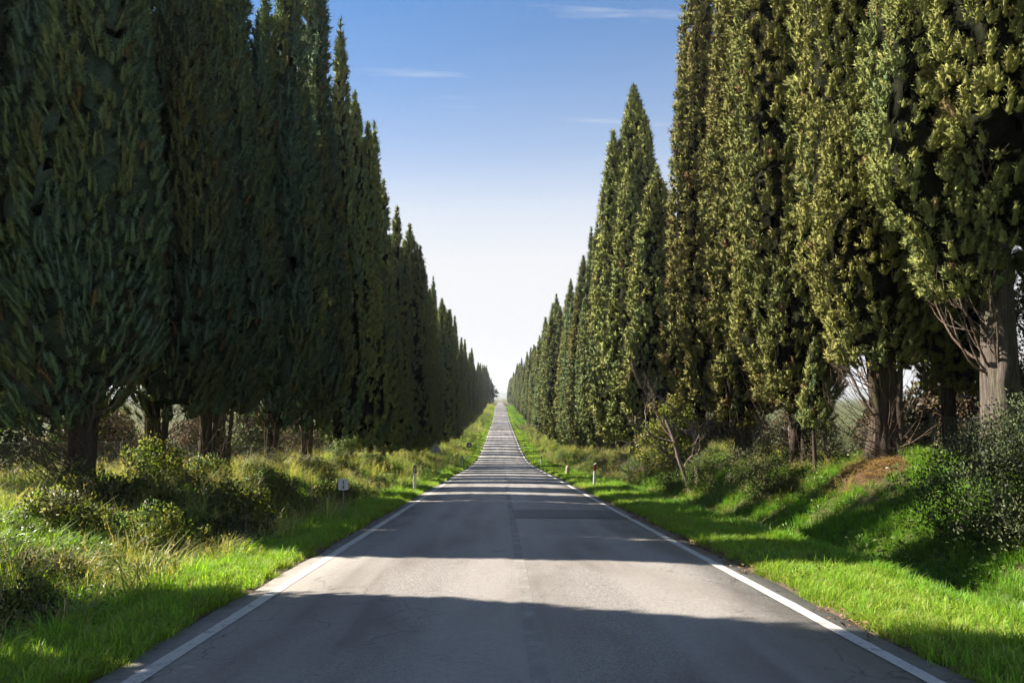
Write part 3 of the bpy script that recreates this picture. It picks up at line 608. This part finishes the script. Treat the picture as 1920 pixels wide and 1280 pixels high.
shrub(-7.6, 34.2, 'small dark green bush sprouting from the shaded trunks', seed=116, Rx=.75, H=1.9, leaf=.08, cols=MIDG, nclump=60, per=60)
gb = np.random.default_rng(55)
WEEDY = [('bram2', dict(seed=131, Rx=.7, H=.75, leaf=.06, cols=MIDG + YELG, nclump=60, per=70, lw=.55)), ('weedy', dict(seed=132, Rx=.6, H=.85, leaf=.055, cols=YELG + MIDG + GREYG, nclump=60, per=60, upright=.9, lw=.5)), ('scrub', dict(seed=133, Rx=.75, H=.65, leaf=.05, cols=GREYG + DULL, nclump=60, per=70))]
for q, (x, y, lab) in enumerate(((-4.9, 7.2, 'leafy clump in the ditch nearest the viewer'), (-5.6, 8.6, 'yellowish scrubby clump on the bank nearest the viewer'), (-4.7, 9.4, 'green clump in the ditch left of the bright verge, second from the viewer'), (-7.4, 12.6, 'scrubby clump in front of the nearest dark trunk'), (-4.9, 12.4, 'leafy clump at the ditch in front of the low green bush'), (-6.9, 13.4, 'weedy clump to the right of the nearest dark trunk'), (-5.2, 13.9, 'green clump in the ditch short of the numbered sign'), (-7.3, 16.4, 'scrubby clump below the yellow-green leafy shrub'), (-7.6, 21.6, 'weedy clump at the foot of the third trunk'), (-5.0, 20.4, 'dark clump in the ditch just past the numbered sign'), (-7.4, 26.4, 'weedy clump in front of the splayed stems'), (-5.1, 23.0, 'scrubby clump beside the verge short of the black-topped post'), (-7.5, 31.5, 'weedy clump in front of the sixth trunk'), (-5.3, 31.0, 'dark clump beside the verge just past the black-topped post'), (-7.3, 38.5, 'scrubby clump at the trunks past the thin pole'))):
    k_, kw_ = WEEDY[(q + 1) % 3]; shrub(x, y, lab, key=k_, rz=gb.uniform(0, 6), sc=(gb.uniform(.95, 1.35) if q > 2 else .75), group='clumps on the shaded bank', **kw_)
# growth behind the fences that closes the view between the trunks
hed = [dict(seed=120 + k, Rx=1.9, H=3.2, leaf=.13, cols=[DULL + MIDG, BROWN, BROWN + DULL][k], nclump=150, per=70, lw=.6) for k in range(3)]
gh = np.random.default_rng(77)
for q in range(15):
    y = 14.5 + q * 3.6 + q * q * .25; x = -15.5 - gh.uniform(0, 3)
    shrub(x, y, 'bush in the dark growth behind the wire fence beyond the shaded row', key='hedge%d' % (q % 2 * 2), rz=q * 1.7, sc=gh.uniform(.85, 1.35), group='bushes behind the shaded row', dz=-.2, **hed[q % 2 * 2])
    x = 14.5 + gh.uniform(0, 4)
    shrub(x, 15.5 + q * 3.4 + q * q * .25, 'brownish bush in the growth behind the fence beyond the sunlit row', key='hedge%d' % (1 + q % 2), rz=q * 1.1, sc=gh.uniform(.9, 1.5), group='bushes behind the sunlit row', dz=-.2, **hed[1 + q % 2])

for x, y, sc_, lab in ((15.2, 14.2, 2.3, 'tall dark growth behind the thick bare trunk'), (16.5, 19.5, 2.5, 'tall brownish growth seen between the two nearest sunlit trunks'), (14.0, 10.2, 2.2, 'dark growth at the picture edge behind the glossy shrub'), (-17.5, 15.0, 2.1, 'dark growth at the picture edge behind the nearest shaded cypress')):
    shrub(x, y, lab, key='growth%d' % (y > 18), rz=x, sc=sc_ / 2.3, dz=-.3, seed=141 + (y > 18), Rx=3.0, H=6.5, leaf=.10, cols=(BROWN + DULL) if y > 18 else (DULL + GLOSS), nclump=260, per=120, lw=.6)
# leafless growth
def bare_meshes(seed, H, spread, lead=3, depth=4, r0=.05, twist=.5, mat=None):
    g = np.random.default_rng(seed); tr, br = MB(), MB()
    def grow(p, d, L, r, dep):
        n = 6; P = [p]; dd = d.copy()
        for k in range(n):
            dd = unit(dd + g.normal(size=3) * twist * .35 + np.array([0, 0, .04])); P.append(P[-1] + dd * L / n)
        P = np.array(P); (tr if dep == depth else br).tube(P, np.linspace(r, r * .55, n + 1), 6 if dep == depth else 4)
        if dep == 0: return
        for k in range(g.integers(3, 5) if dep > 1 else 3):
            j = g.integers(2, n + 1); nd = unit(dd + g.normal(size=3) * .75 * np.array([1, 1, .6]))
            grow(P[j], nd, L * g.uniform(.5, .78), r * (.55 - .04 * k) * (1 - .05 * j), dep - 1)
    for k in range(lead):
        a = k / lead * 6.283 + g.uniform(-.5, .5); d = unit(np.array([math.cos(a) * spread, math.sin(a) * spread, 1]))
        grow(np.array([.08 * math.cos(a), .08 * math.sin(a), -.1]), d, H * g.uniform(.36, .48), r0 * g.uniform(.8, 1.1), depth)
    return tr.mesh('trunk', mat or M_grey, True), br.mesh('branches', mat or M_grey, True)
BM = {}
def bare(x, y, label, name, cat, key, sc=1., rz=0., dz=0., **kw):
    if key not in BM: BM[key] = bare_meshes(**kw)
    r = bpy.data.objects.new(name, None); COL.objects.link(r); r.location = (x, y, float(ground_z(x, y)) + dz); r.rotation_euler.z = rz; r.scale = (sc, sc, sc)
    tag(r, label, cat); link('trunk', BM[key][0], r); link('branches', BM[key][1], r); return r
M_pink = bark_mat('pale_twig', (0.33, 0.25, 0.22), (0.25, 0.18, 0.16))
bare(6.5, 24.6, 'leafless grey forked tree in front of the tall bright green cypress', 'bare_tree', 'tree', 'fork', sc=1.35, mat=M_pink, seed=201, H=4.6, spread=.28, lead=2, depth=4, r0=.085, twist=.55)
bare(6.2, 40.0, 'leafless pinkish thicket below the broad cypress with the ragged tip', 'bare_thicket', 'thicket', 'thick', seed=202, H=3.8, spread=.8, lead=9, depth=3, r0=.03, mat=M_pink)
bare(6.3, 33.0, 'leafless pale thicket tangled into the ivy-clad bush', 'bare_thicket', 'thicket', 'thick', sc=.85, rz=2.0)
bare(5.9, 128, 'brownish leafless thicket at the dip on the sunlit side of the road', 'bare_thicket', 'thicket', 'thick', sc=1.5, rz=1.0)
bare(5.6, 165, 'farther brownish leafless thicket past the dip on the sunlit side', 'bare_thicket', 'thicket', 'thick', sc=1.5, rz=3.0)
bare(-5.6, 150, 'leafless thicket at the dip on the shaded side of the road', 'bare_thicket', 'thicket', 'thick', sc=1.2, rz=4.0)
bare(7.55, 8.9, 'tangle of grey dead brush in front of the large glossy shrub', 'dead_brush', 'brush', 'brush', sc=1.0, seed=204, H=1.0, spread=1.5, lead=14, depth=2, r0=.009)
bare(5.55, 10.1, 'flattened heap of dead twigs left of the large glossy shrub', 'twig_heap', 'brush', 'heap', sc=1.0, seed=205, H=.62, spread=4.0, lead=26, depth=2, r0=.007, dz=.06)
bare(8.5, 15.6, 'bundle of thin dead twigs against the trunk in the earth heap', 'dead_brush', 'brush', 'brush', sc=1.1, rz=2)

# ------------------------------------------------------------------ grass and weeds (uncountable)
SRC = bpy.data.collections.new('tuft_sources')
def blades(g, n, rad, h, w, arch, cols, seed_heads=0):
    a = g.uniform(0, 6.283, n); r = rad * np.sqrt(g.uniform(0, 1, n)); L = g.uniform(*h, n); az = a + g.normal(size=n) * .8
    b0 = np.stack([r * np.cos(a), r * np.sin(a), 0 * a - .02], -1); o = np.stack([np.cos(az), np.sin(az), 0 * a], -1); s = np.stack([-np.sin(az), np.cos(az), 0 * a], -1)
    ar = g.uniform(*arch, n); up = np.array([0, 0, 1.])
    m1 = b0 + up * (L * .55)[:, None] + o * (L * ar * .28)[:, None]
    tp = b0 + up * (L * (1 - .45 * ar))[:, None] + o * (L * ar * .95)[:, None]
    ww = g.uniform(*w, n)[:, None]
    V = np.stack([b0 - s * ww * .5, b0 + s * ww * .5, m1 - s * ww * .45, m1 + s * ww * .45, tp], 1).reshape(-1, 3)
    k = np.arange(n)[:, None] * 5; Q = np.concatenate([k + [0, 1, 3], k + [0, 3, 2], k + [2, 3, 4]])
    c = np.array(cols)[g.integers(len(cols), size=n)] * g.uniform(.75, 1.25, (n, 1)); C = np.repeat(c, 5, 0)
    if seed_heads:
        j = g.permutation(n)[:seed_heads]; P = np.repeat(tp[j], 10, 0) - up * g.uniform(0, .16, (seed_heads * 10, 1))
        V2, Q2 = leaf_tris(P + g.normal(size=P.shape) * .008, unit(up + g.normal(size=P.shape) * .5), .035, .012, g)
        Q = np.concatenate([Q, Q2 + len(V)]); V = np.concatenate([V, V2]); C = np.concatenate([C, np.tile((.34, .27, .15), (len(V2), 1))])
    return V, Q, C
def src_obj(name, V, Q, C, mat):
    o = bpy.data.objects.new(name, np_mesh(name, V, Q, C, False, mat)); return o
def weed(g, n, rad, h, leaf, cols):
    a = g.uniform(0, 6.283, n); r = rad * np.sqrt(g.uniform(0, 1, n)); z = h * g.uniform(.2, 1, n) * (1 - .4 * r / rad)
    P = np.stack([r * np.cos(a), r * np.sin(a), z], -1); A = unit(np.stack([np.cos(a), np.sin(a), g.uniform(-.2, .8, n)], -1) + g.normal(size=(n, 3)) * .4)
    V, Q = leaf_quads(P, A, leaf * g.uniform(.6, 1.2, n), leaf * .6 * g.uniform(.7, 1.2, n), g, .1, np.array([0, 0, 1.]) + g.normal(size=(n, 3)) * .4)
    c = np.array(cols)[g.integers(len(cols), size=n)] * g.uniform(.75, 1.25, (n, 1))
    V2, Q2, C2 = blades(g, max(n // 5, 3), rad, (h * .5, h * .9), (.004, .007), (.1, .4), cols)
    return np.concatenate([V, V2]), np.concatenate([tri(Q), Q2 + len(V)]), np.concatenate([np.repeat(c, 4, 0), C2])
def scatter(name, label, cat, kinds, pts, sc, tilt=.12, seed=0, lean=(0, 0)):
    g = np.random.default_rng(seed); n = len(pts)
    me = bpy.data.meshes.new(name); me.vertices.add(n); me.vertices.foreach_set('co', np.asarray(pts, np.float32).ravel())
    rot = np.stack([g.normal(size=n) * tilt + lean[0], g.normal(size=n) * tilt + lean[1], g.uniform(0, 6.283, n)], -1)
    a = me.attributes.new('rot', 'FLOAT_VECTOR', 'POINT'); a.data.foreach_set('vector', rot.astype(np.float32).ravel())
    a = me.attributes.new('sca', 'FLOAT', 'POINT'); a.data.foreach_set('value', np.asarray(sc, np.float32))
    a = me.attributes.new('idx', 'INT', 'POINT'); a.data.foreach_set('value', g.integers(0, len(kinds), n).astype(np.int32))
    o = link(name, me); tag(o, label, cat, kind='stuff')
    c = bpy.data.collections.new(name + '_tufts')
    for k in kinds: c.objects.link(k)
    ng = bpy.data.node_groups.new(name + '_scatter', 'GeometryNodeTree')
    ng.interface.new_socket('Geometry', in_out='INPUT', socket_type='NodeSocketGeometry'); ng.interface.new_socket('Geometry', in_out='OUTPUT', socket_type='NodeSocketGeometry')
    gi, go = ng.nodes.new('NodeGroupInput'), ng.nodes.new('NodeGroupOutput')
    ci = ng.nodes.new('GeometryNodeCollectionInfo'); ci.inputs['Collection'].default_value = c; ci.inputs['Separate Children'].default_value = True; ci.inputs['Reset Children'].default_value = True
    ip = ng.nodes.new('GeometryNodeInstanceOnPoints'); ip.inputs['Pick Instance'].default_value = True
    def att(nm, ty):
        x = ng.nodes.new('GeometryNodeInputNamedAttribute'); x.data_type = ty; x.inputs['Name'].default_value = nm; return x.outputs[0]
    er = ng.nodes.new('FunctionNodeEulerToRotation'); ng.links.new(att('rot', 'FLOAT_VECTOR'), er.inputs[0])
    ng.links.new(gi.outputs[0], ip.inputs['Points']); ng.links.new(ci.outputs[0], ip.inputs['Instance']); ng.links.new(att('idx', 'INT'), ip.inputs['Instance Index'])
    ng.links.new(er.outputs[0], ip.inputs['Rotation']); ng.links.new(att('sca', 'FLOAT'), ip.inputs['Scale']); ng.links.new(ip.outputs[0], go.inputs[0])
    md = o.modifiers.new('scatter', 'NODES'); md.node_group = ng
    return o
gt = np.random.default_rng(99)
LAWN = [(0.22, 0.37, 0.035), (0.27, 0.41, 0.045), (0.17, 0.31, 0.032), (0.32, 0.39, 0.08), (0.27, 0.35, 0.06)]
BANK = [(0.17, 0.32, 0.035), (0.21, 0.36, 0.042), (0.13, 0.26, 0.035)]
STRAW = [(0.42, 0.36, 0.16), (0.33, 0.32, 0.11), (0.26, 0.31, 0.08), (0.50, 0.42, 0.23), (0.20, 0.28, 0.06)]
lawn_k = [src_obj('lawn_tuft', *blades(gt, 46, .085, (.05, (.13, .15, .22, .10, .17, .12, .15)[q]), (.004, .008), (.2, .95), (LAWN, LAWN, LAWN[:3], LAWN + STRAW[:2], LAWN[2:], STRAW + LAWN[3:], LAWN)[q]), M_grass) for q in range(7)]
bank_k = [src_obj('bank_tuft', *blades(gt, 46, .10, (.10, .26), (.004, .009), (.2, .9), BANK), M_grass) for _ in range(4)]
tall_k = [src_obj('tall_tuft', *blades(gt, 60, .13, (.25, .72), (.004, .008), (.25, 1.0), STRAW, 8), M_grass) for _ in range(5)]
long_k = [src_obj('long_tuft', *blades(gt, 50, .10, (.15, .42), (.005, .009), (.3, 1.0), LAWN[:3], 0), M_grass) for _ in range(3)]
weed_k = [src_obj('weed_clump', *weed(gt, 60, .20, .28, .06, MIDG + [(0.10, 0.19, 0.03)]), M_leaf) for _ in range(4)]
clov_k = [src_obj('clover_clump', *weed(gt, 70, .16, .12, .045, [(0.09, 0.19, 0.03), (0.12, 0.23, 0.035)]), M_leaf) for _ in range(3)]
flat = lambda g, n: (lambda P, A: leaf_quads(P, A, g.uniform(.03, .07, n), g.uniform(.015, .035, n), g, .12, np.array([0, 0, 1.]) + g.normal(size=(n, 3)) * .35))(np.stack([g.normal(size=n) * .09, g.normal(size=n) * .09, g.uniform(.004, .03, n)], -1), unit(g.normal(size=(n, 3)) * np.array([1, 1, .25])))
def litter_src():
    V, Q = flat(gt, 16); c = np.array([(0.20, 0.12, 0.07), (0.13, 0.075, 0.045), (0.28, 0.19, 0.11)])[gt.integers(3, size=16)]
    return src_obj('litter', V, tri(Q), np.repeat(c, 4, 0), M_dry)
lit_k = [litter_src() for _ in range(4)]
straw_k = [src_obj('straw', *(lambda V, Q, C: (V * np.array([1, 1, .25]), Q, C * np.array([.75, .55, .45])))(*blades(gt, 30, .16, (.15, .4), (.004, .007), (.8, 1.3), STRAW[:2])), M_dry) for _ in range(3)]

def field(x0, x1, bands, f=None, seed=1, edge=0.0):
    """points on the ground between x0 and x1; bands = (y0, y1, per square metre, scale)"""
    g = np.random.default_rng(seed); PX, PY, S = [], [], []
    for y0, y1, d, s in bands:
        n = int((x1 - x0) * (y1 - y0) * d); x, y = g.uniform(x0, x1, n), g.uniform(y0, y1, n); sc = g.uniform(.65, 1.35, n) * s
        k = np.ones(n, bool)
        if f is not None: k &= g.uniform(0, 1, n) < f(x, y)
        PX.append(x[k]); PY.append(y[k]); S.append(sc[k])
    x, y, s = map(np.concatenate, (PX, PY, S))
    return np.stack([x, y, ground_z(x, y)], -1), s
def lawn_edge(x, y): return np.clip((np.abs(x) - 3.08 - .30 * vnoise(y * 1.1, y * 0, 21) * vnoise(y * 5, y * 0, 22)) * 12, 0, 1)
NB = lambda d: [(3, 14, d, 1.0), (14, 30, d * .5, 1.2), (30, 70, d * .16, 1.7), (70, 200, d * .04, 2.6), (200, 400, d * .012, 4)]
p, s_ = field(-4.25, -3.06, NB(230), lawn_edge, 2); scatter('verge_grass', 'short bright green grass strip along the shaded edge of the road', 'grass', lawn_k, p, s_)
p, s_ = field(3.06, 5.1, NB(200), lawn_edge, 3); scatter('verge_grass', 'short bright green grass strip along the sunlit edge of the road', 'grass', lawn_k, p, s_)
bare_heap = lambda x, y: np.where(((x - 7.75) / .8) ** 2 + ((y - 15.4) / 1.0) ** 2 < .6 + .5 * vnoise(x * 2, y * 2, 41), 0., 1.)
p, s_ = field(4.6, 12.0, NB(95), lambda x, y: bare_heap(x, y) * np.clip(1.5 - .12 * x, .3, 1), 4); scatter('bank_grass', 'deep green grass covering the ditch and bank on the sunlit side', 'grass', bank_k, p, s_)
pa = lambda x, y: np.clip(2.2 * vnoise(x * .8, y * .5, 31) - .45, 0, 1)
p, s_ = field(-11.5, -4.1, NB(17), lambda x, y: np.clip(.06 + pa(x, y), 0, 1) * np.clip((-x - 3.9) / .9, .15, 1), 5); scatter('tall_grass', 'tall straw-coloured grass gone to seed on the shaded bank', 'grass', tall_k, p, s_, .2, 5, (.05, .1))
p, s_ = field(-11.5, -4.05, NB(55), None, 6); scatter('long_grass', 'long green grass in the ditch and under the shaded row', 'grass', long_k, p, s_, .2)
p, s_ = field(-11.0, -4.2, NB(50), lambda x, y: np.clip(1.15 - 1.1 * pa(x, y), .1, 1), 7); scatter('weeds', 'leafy green weeds among the grass of the shaded bank', 'weeds', weed_k, p, s_)
p, s_ = field(5.2, 11.0, [(3, 14, 7, 1.), (14, 30, 9, 1.), (30, 70, 4, 1.4), (70, 160, 1, 2.)], lambda x, y: bare_heap(x, y) * np.clip(1.7 * vnoise(x * .7, y * .6, 33) - .2, 0, 1), 8); scatter('weeds', 'leafy green weeds on the sunlit bank', 'weeds', weed_k, p, s_)
p, s_ = field(3.4, 7.0, [(4, 14, 14, .9), (14, 30, 8, 1.)], lambda x, y: np.clip(2.2 * vnoise(x * .9, y * .8, 35) - 1.0, 0, 1), 9); scatter('clover', 'patches of clover in the grass on the sunlit side', 'clover', clov_k, p, s_)
p, s_ = field(5.0, 11.0, [(14, 30, 7, .75), (30, 70, 5, 1.3), (70, 200, 1.2, 2.)], lambda x, y: bare_heap(x, y) * np.clip((y - 14) / 14, 0, 1) * pa(x, y), 10); scatter('tall_grass', 'tall dry grass on the sunlit bank beyond the rounded shrub', 'grass', tall_k, p, s_)
p, s_ = field(4.2, 5.6, [(4, 16, 3.0, .8)], lambda x, y: np.clip(2 * vnoise(x * 2, y * 1.2, 36) - .7, 0, 1), 12); scatter('long_grass', 'wispy longer blades on the crest of the sunlit verge', 'grass', long_k, p, s_, .2)
p, s_ = field(3.0, 3.55, [(3, 16, 26, 1.), (16, 40, 9, 1.3)], lambda x, y: np.clip(2.4 * vnoise(x * 1, y * .9, 37) - .8, 0, 1), 13)
p[:, 2] = np.maximum(p[:, 2], road_z(p[:, 1]) + .045 * (1 - (p[:, 0] / ROAD_HALF) ** 2)) + .002; scatter('leaf_litter', 'brown dead leaves along the sunlit edge of the road', 'leaf litter', lit_k, p, s_, .05)
p, s_ = field(-3.5, -3.05, [(3, 20, 9, .8)], lambda x, y: np.clip(2.4 * vnoise(x * 1, y * .9, 38) - .9, 0, 1), 14)
p[:, 2] = np.maximum(p[:, 2], road_z(p[:, 1]) + .045 * (1 - (p[:, 0] / ROAD_HALF) ** 2)) + .002; scatter('leaf_litter', 'brown dead leaves along the shaded edge of the road', 'leaf litter', lit_k, p, s_, .05)
p, s_ = field(5.4, 8.8, [(13, 17.5, 150, .8)], lambda x, y: 1 - bare_heap(x, y), 15); scatter('needle_straw', 'brown needle straw strewn over the earth heap', 'straw', straw_k + lit_k, p, s_, .15)

# ------------------------------------------------------------------ fences
M_wood = bark_mat('weathered_post', (0.36, 0.32, 0.27), (0.27, 0.24, 0.20)); M_wire = plain_mat('galvanised_wire', (0.30, 0.30, 0.30), .5, .5, .6)
def fence(x, y0, y1, step, h, label, mesh_to):
    r = bpy.data.objects.new('wire_fence', None); COL.objects.link(r); r.location = (x, y0, float(ground_z(x, y0))); tag(r, label, 'fence')
    base = np.array(r.location); g = np.random.default_rng(int(abs(x) * 10)); ys_ = np.arange(y0, y1, step)
    mb = MB(); mb.tube([(0, 0, -.3), (.01, 0, h * .5), (0, 0.01, h + .08)], [.045, .042, .038], 8, cap=True); mb.box((0, .01, h + .082), (.024, .024, .008)); pm = mb.mesh('post', M_wood, False)
    for y in ys_:
        o = link('post', pm, r, None, (g.uniform(-.04, .04), y - y0, float(ground_z(x, y)) - base[2])); o.rotation_euler = (g.normal() * .03, g.normal() * .03, g.uniform(0, 6)); o.scale.z = g.uniform(.92, 1.1)
    mb = MB(); yy = np.arange(y0, y1, .5); zz = ground_z(yy * 0 + x, yy) - base[2]
    for f in (.06, .5, 1.0):
        mb.tube(np.stack([yy * 0, yy - y0, zz + h * f], -1), .0035, 3)
    for y in np.arange(y0, mesh_to, .09):
        for sgn in (1, -1):
            ya = y if sgn > 0 else y + h * .9
            z0 = float(ground_z(x, ya)) - base[2]; z1 = float(ground_z(x, ya + sgn * h * .9)) - base[2]
            mb.tube([(0, ya - y0, z0 + .05), (0, ya + sgn * h * .9 - y0, z1 + h)], .0022, 3)
    mb.build('wire_mesh', M_wire, r)['kind'] = 'stuff'
fence(-11.6, 10.5, 72, 2.8, 1.15, 'wire mesh fence on wooden posts behind the shaded row', 32)
fence(11.2, 9.5, 60, 3.1, 1.1, 'wire fence on pale posts behind the sunlit row', 24)

# ------------------------------------------------------------------ roadside furniture
M_white = plain_mat('white_plastic', (0.62, 0.62, 0.60), .5, .4, var=.18, scale=14); M_black = plain_mat('black_band', (0.015, 0.015, 0.017), .5, .4)
M_red = plain_mat('red_reflector', (0.42, 0.012, 0.03), .25, .6, var=.15, scale=60); M_refl = plain_mat('white_reflector', (0.60, 0.60, 0.62), .25, .6, var=.1)
M_pole = plain_mat('galvanised_pole', (0.26, 0.25, 0.24), .55, .5, .5, .3); M_stone = plain_mat('beige_stone', (0.36, 0.29, 0.21), .9, .2, var=.3, scale=9, bump=.6)
M_back = plain_mat('grey_sign_back', (0.30, 0.30, 0.31), .6, .4, .1, .2); M_ink = plain_mat('dark_ink', (0.03, 0.03, 0.06), .6, .3)
def delineator(x, y, label, red, h=1.0, tilt=0.0, rz=0.):
    r = bpy.data.objects.new('delineator_post', None); COL.objects.link(r); r.location = (x, y, float(ground_z(x, y)) - .03); r.rotation_euler = (0, tilt, rz); tag(r, label, 'road post', 'white roadside posts')
    s = -1 if red else 1; w, d = .056, .038
    def section(mb, z0, z1, sl0, sl1, gx=1.0):    # a post slice whose top and bottom slope towards the road
        pr = np.array([(-w, -d * .55), (-w * .55, -d), (w * .55, -d), (w, -d * .55), (w, d * .55), (w * .55, d), (-w * .55, d), (-w, d * .55)]) * gx; k = 8
        a = np.concatenate([pr, np.full((k, 1), z0)], 1); b = np.concatenate([pr, np.full((k, 1), z1)], 1)
        a[:, 2] -= sl0 * a[:, 0] * s; b[:, 2] -= sl1 * b[:, 0] * s; j = np.arange(k); j2 = (j + 1) % k
        mb.add(np.concatenate([a, b]), np.concatenate([np.stack([j, j2, j2 + k, j + k], -1), [[8, 9, 14, 15], [9, 10, 13, 14], [10, 11, 12, 13]]]))
    mb = MB(); section(mb, -.25, h - .28, 0, .35); mb.build('body', M_white, r)
    mb = MB(); section(mb, h - .278, h - .03, .35, .35, 1.01); bd = mb.build('band', M_black, r)
    mb = MB(); section(mb, h - .028, h, .35, .35); mb.build('cap', M_white if red else M_black, r)
    mb = MB()
    if red: mb.box((0, -d * 1.01 - .004, h - .152), (w * .78, .005, .098)); mb.box((0, d * 1.01 + .004, h - .152), (w * .78, .005, .098))
    else: mb.box((.008, -d * 1.01 - .004, h - .15), (.018, .005, .085))
    mb.build('reflector', M_red if red else M_refl, bd, False, .002)
delineator(-3.48, 27.4, 'white post with black top band beside the shaded verge, nearest of its side', False, 1.02, .0)
delineator(3.62, 29.4, 'white post with red reflector beside the sunlit verge, nearest of its side', True, 1.02, .045)
delineator(-3.5, 62, 'second white post down the shaded side of the road', False, 1.1); delineator(3.55, 66, 'second white post down the sunlit side of the road', True)
delineator(-3.5, 108, 'third white post down the shaded side, near the dip', False, 1.1); delineator(3.5, 108, 'third white post down the sunlit side, near the dip', True)
# small distance sign: I over 4
x, y = -3.95, 17.2; r = bpy.data.objects.new('distance_sign', None); COL.objects.link(r); r.location = (x, y, float(ground_z(x, y))); r.rotation_euler = (.0, -.012, .06)
tag(r, 'small white square distance sign reading I over 4 on a grey pole', 'sign')
mb = MB(); mb.tube([(0, 0, -.3), (0, 0, .5), (0, 0, .88)], .019, 10); mb.build('pole', M_pole, r, True)
mb = MB(); mb.box((0, -.026, .86), (.118, .004, .128)); pl = mb.build('plate', M_white, r, False, .003)
mb = MB(); mb.box((0, -.0318, .917), (.0115, .0012, .043)); mb.build('numeral', M_ink, pl)
mb = MB(); mb.box((0, -.0318, .858), (.05, .0012, .0035)); mb.build('dash', M_ink, pl)
mb = MB(); mb.box((.010, -.0318, .798), (.0085, .0012, .042)); mb.box((-.004, -.0319, .785), (.034, .0012, .0075))
mb.add(np.array([[.004, -.0331, .84], [-.038, -.0331, .793], [-.038, -.0331, .780], [.016, -.0331, .84]]), [[0, 1, 2, 3]]); mb.build('numeral', M_ink, pl)
mb = MB(); mb.box((0, -.018, .90), (.03, .006, .012)); mb.box((0, -.018, .81), (.03, .006, .012)); mb.build('bracket', M_pole, r)
# triangular sign seen from behind on a thin pole, and a small square one farther down
x, y = -4.0, 42.0; r = bpy.data.objects.new('road_sign', None); COL.objects.link(r); r.location = (x, y, float(ground_z(x, y))); tag(r, 'grey back of a triangular road sign on a thin pale pole', 'sign')
mb = MB(); mb.tube([(0, 0, -.3), (0, 0, 1.0), (0, 0, 2.15)], .026, 8); mb.build('pole', M_pole, r, True)
tp = np.array([(-.36, 0, 1.45), (.36, 0, 1.45), (.03, 0, 2.06), (-.03, 0, 2.06)]); mb = MB(); mb.add(np.concatenate([tp + [0, .032, 0], tp + [0, .040, 0]]), [[0, 1, 2, 3], [7, 6, 5, 4], [0, 4, 5, 1], [1, 5, 6, 2], [2, 6, 7, 3], [3, 7, 4, 0]]); mb.build('plate', M_back, r)
mb = MB(); mb.box((0, .022, 1.55), (.16, .01, .02)); mb.box((0, .022, 1.8), (.1, .01, .02)); mb.build('bracket', M_pole, r)
x, y = -4.2, 92.0; r = bpy.data.objects.new('road_sign', None); COL.objects.link(r); r.location = (x, y, float(ground_z(x, y))); tag(r, 'small square dark and white sign low beside the road down the slope', 'sign')
mb = MB(); mb.tube([(0, 0, -.3), (0, 0, 1.0), (0, 0, 1.9)], .03, 8); mb.build('pole', M_pole, r, True)
mb = MB(); mb.box((0, -.04, 1.62), (.30, .006, .30)); pl = mb.build('plate', M_ink, r, False, .004); mb = MB(); mb.add([[-.2, -.048, 1.45], [.2, -.048, 1.45], [.02, -.048, 1.83], [-.02, -.048, 1.83]], [[0, 1, 2, 3]]); mb.build('symbol', M_refl, pl)
# stone stub
x, y = 3.85, 43.5; r = bpy.data.objects.new('stone_marker', None); COL.objects.link(r); r.location = (x, y, float(ground_z(x, y))); tag(r, 'short beige stone marker stub in the grass of the sunlit verge', 'marker stone')
th = np.linspace(0, 6.283, 12, endpoint=False); mb = MB(); mb.tube([(0, 0, -.2), (0, 0, .2), (.01, 0, .50), (.01, 0, .58), (.01, 0, .615), (.01, 0, .622)], [.125, .12, .115, .105, .06, .005], 12); mb.build('shaft', M_stone, r, True)
mb = MB(); mb.tube([(0, 0, -.2), (0, 0, .06), (0, 0, .10)], [.17, .165, .125], 12); mb.build('foot', M_stone, r, True)

# umbrella pine closing the shaded row, and trees past the crest
def pine(x, y, H, Rc, label, seed):
    g = np.random.default_rng(seed); r = bpy.data.objects.new('umbrella_pine', None); COL.objects.link(r); r.location = (x, y, float(ground_z(x, y))); tag(r, label, 'tree')
    link('trunk', trunk_mesh(seed, .35, H * .8, (.01, 0), 10, .1, 14), r)
    n = 70; a = g.uniform(0, 6.283, n); u = np.sqrt(g.uniform(0, 1, n)); C = np.stack([Rc * u * np.cos(a), Rc * u * np.sin(a), H * (.35 + .63 * np.sqrt(1 - u * u) * g.uniform(.3, 1, n))], -1)
    I = np.repeat(np.arange(n), 60); dv = unit(g.normal(size=(len(I), 3))); V, Q = leaf_tris(C[I] + dv * g.uniform(.2, 1.1, (len(I), 1)) * np.array([1, 1, .6]), unit(dv + np.array([0, 0, .6])), .5, .22, g)
    link('crown', np_mesh('crown', V, Q, np.repeat(np.array([(.05, .08, .03)]) * g.uniform(.6, 1.4, (len(I), 1)), 3, 0), False, M_cyp, cn=np.repeat(dv, 3, 0)), r)
pine(-6.3, 402, 13, 5.0, 'round-headed pine closing the far end of the shaded row', 301)
pine(-9.5, 440, 12, 5.5, 'low spreading pine past the crest of the road', 302)
pine(10, 445, 13, 5.0, 'spreading pine behind the far end of the sunlit row', 303)

# ------------------------------------------------------------------ air
m, t, out = new_mat('air'); pv = N(t, 'ShaderNodeVolumePrincipled', ins={'Color': (0.90, 0.94, 1.0, 1), 'Density': 0.00019, 'Anisotropy': 0.3}); t.links.new(pv.outputs[0], out.inputs['Volume'])
mb = MB(); mb.box((0, 4600, -20), (9600, 4800, 82)); hz = mb.build('haze', m); tag(hz, 'thin pale haze in the air over the whole landscape', 'haze', kind='stuff')
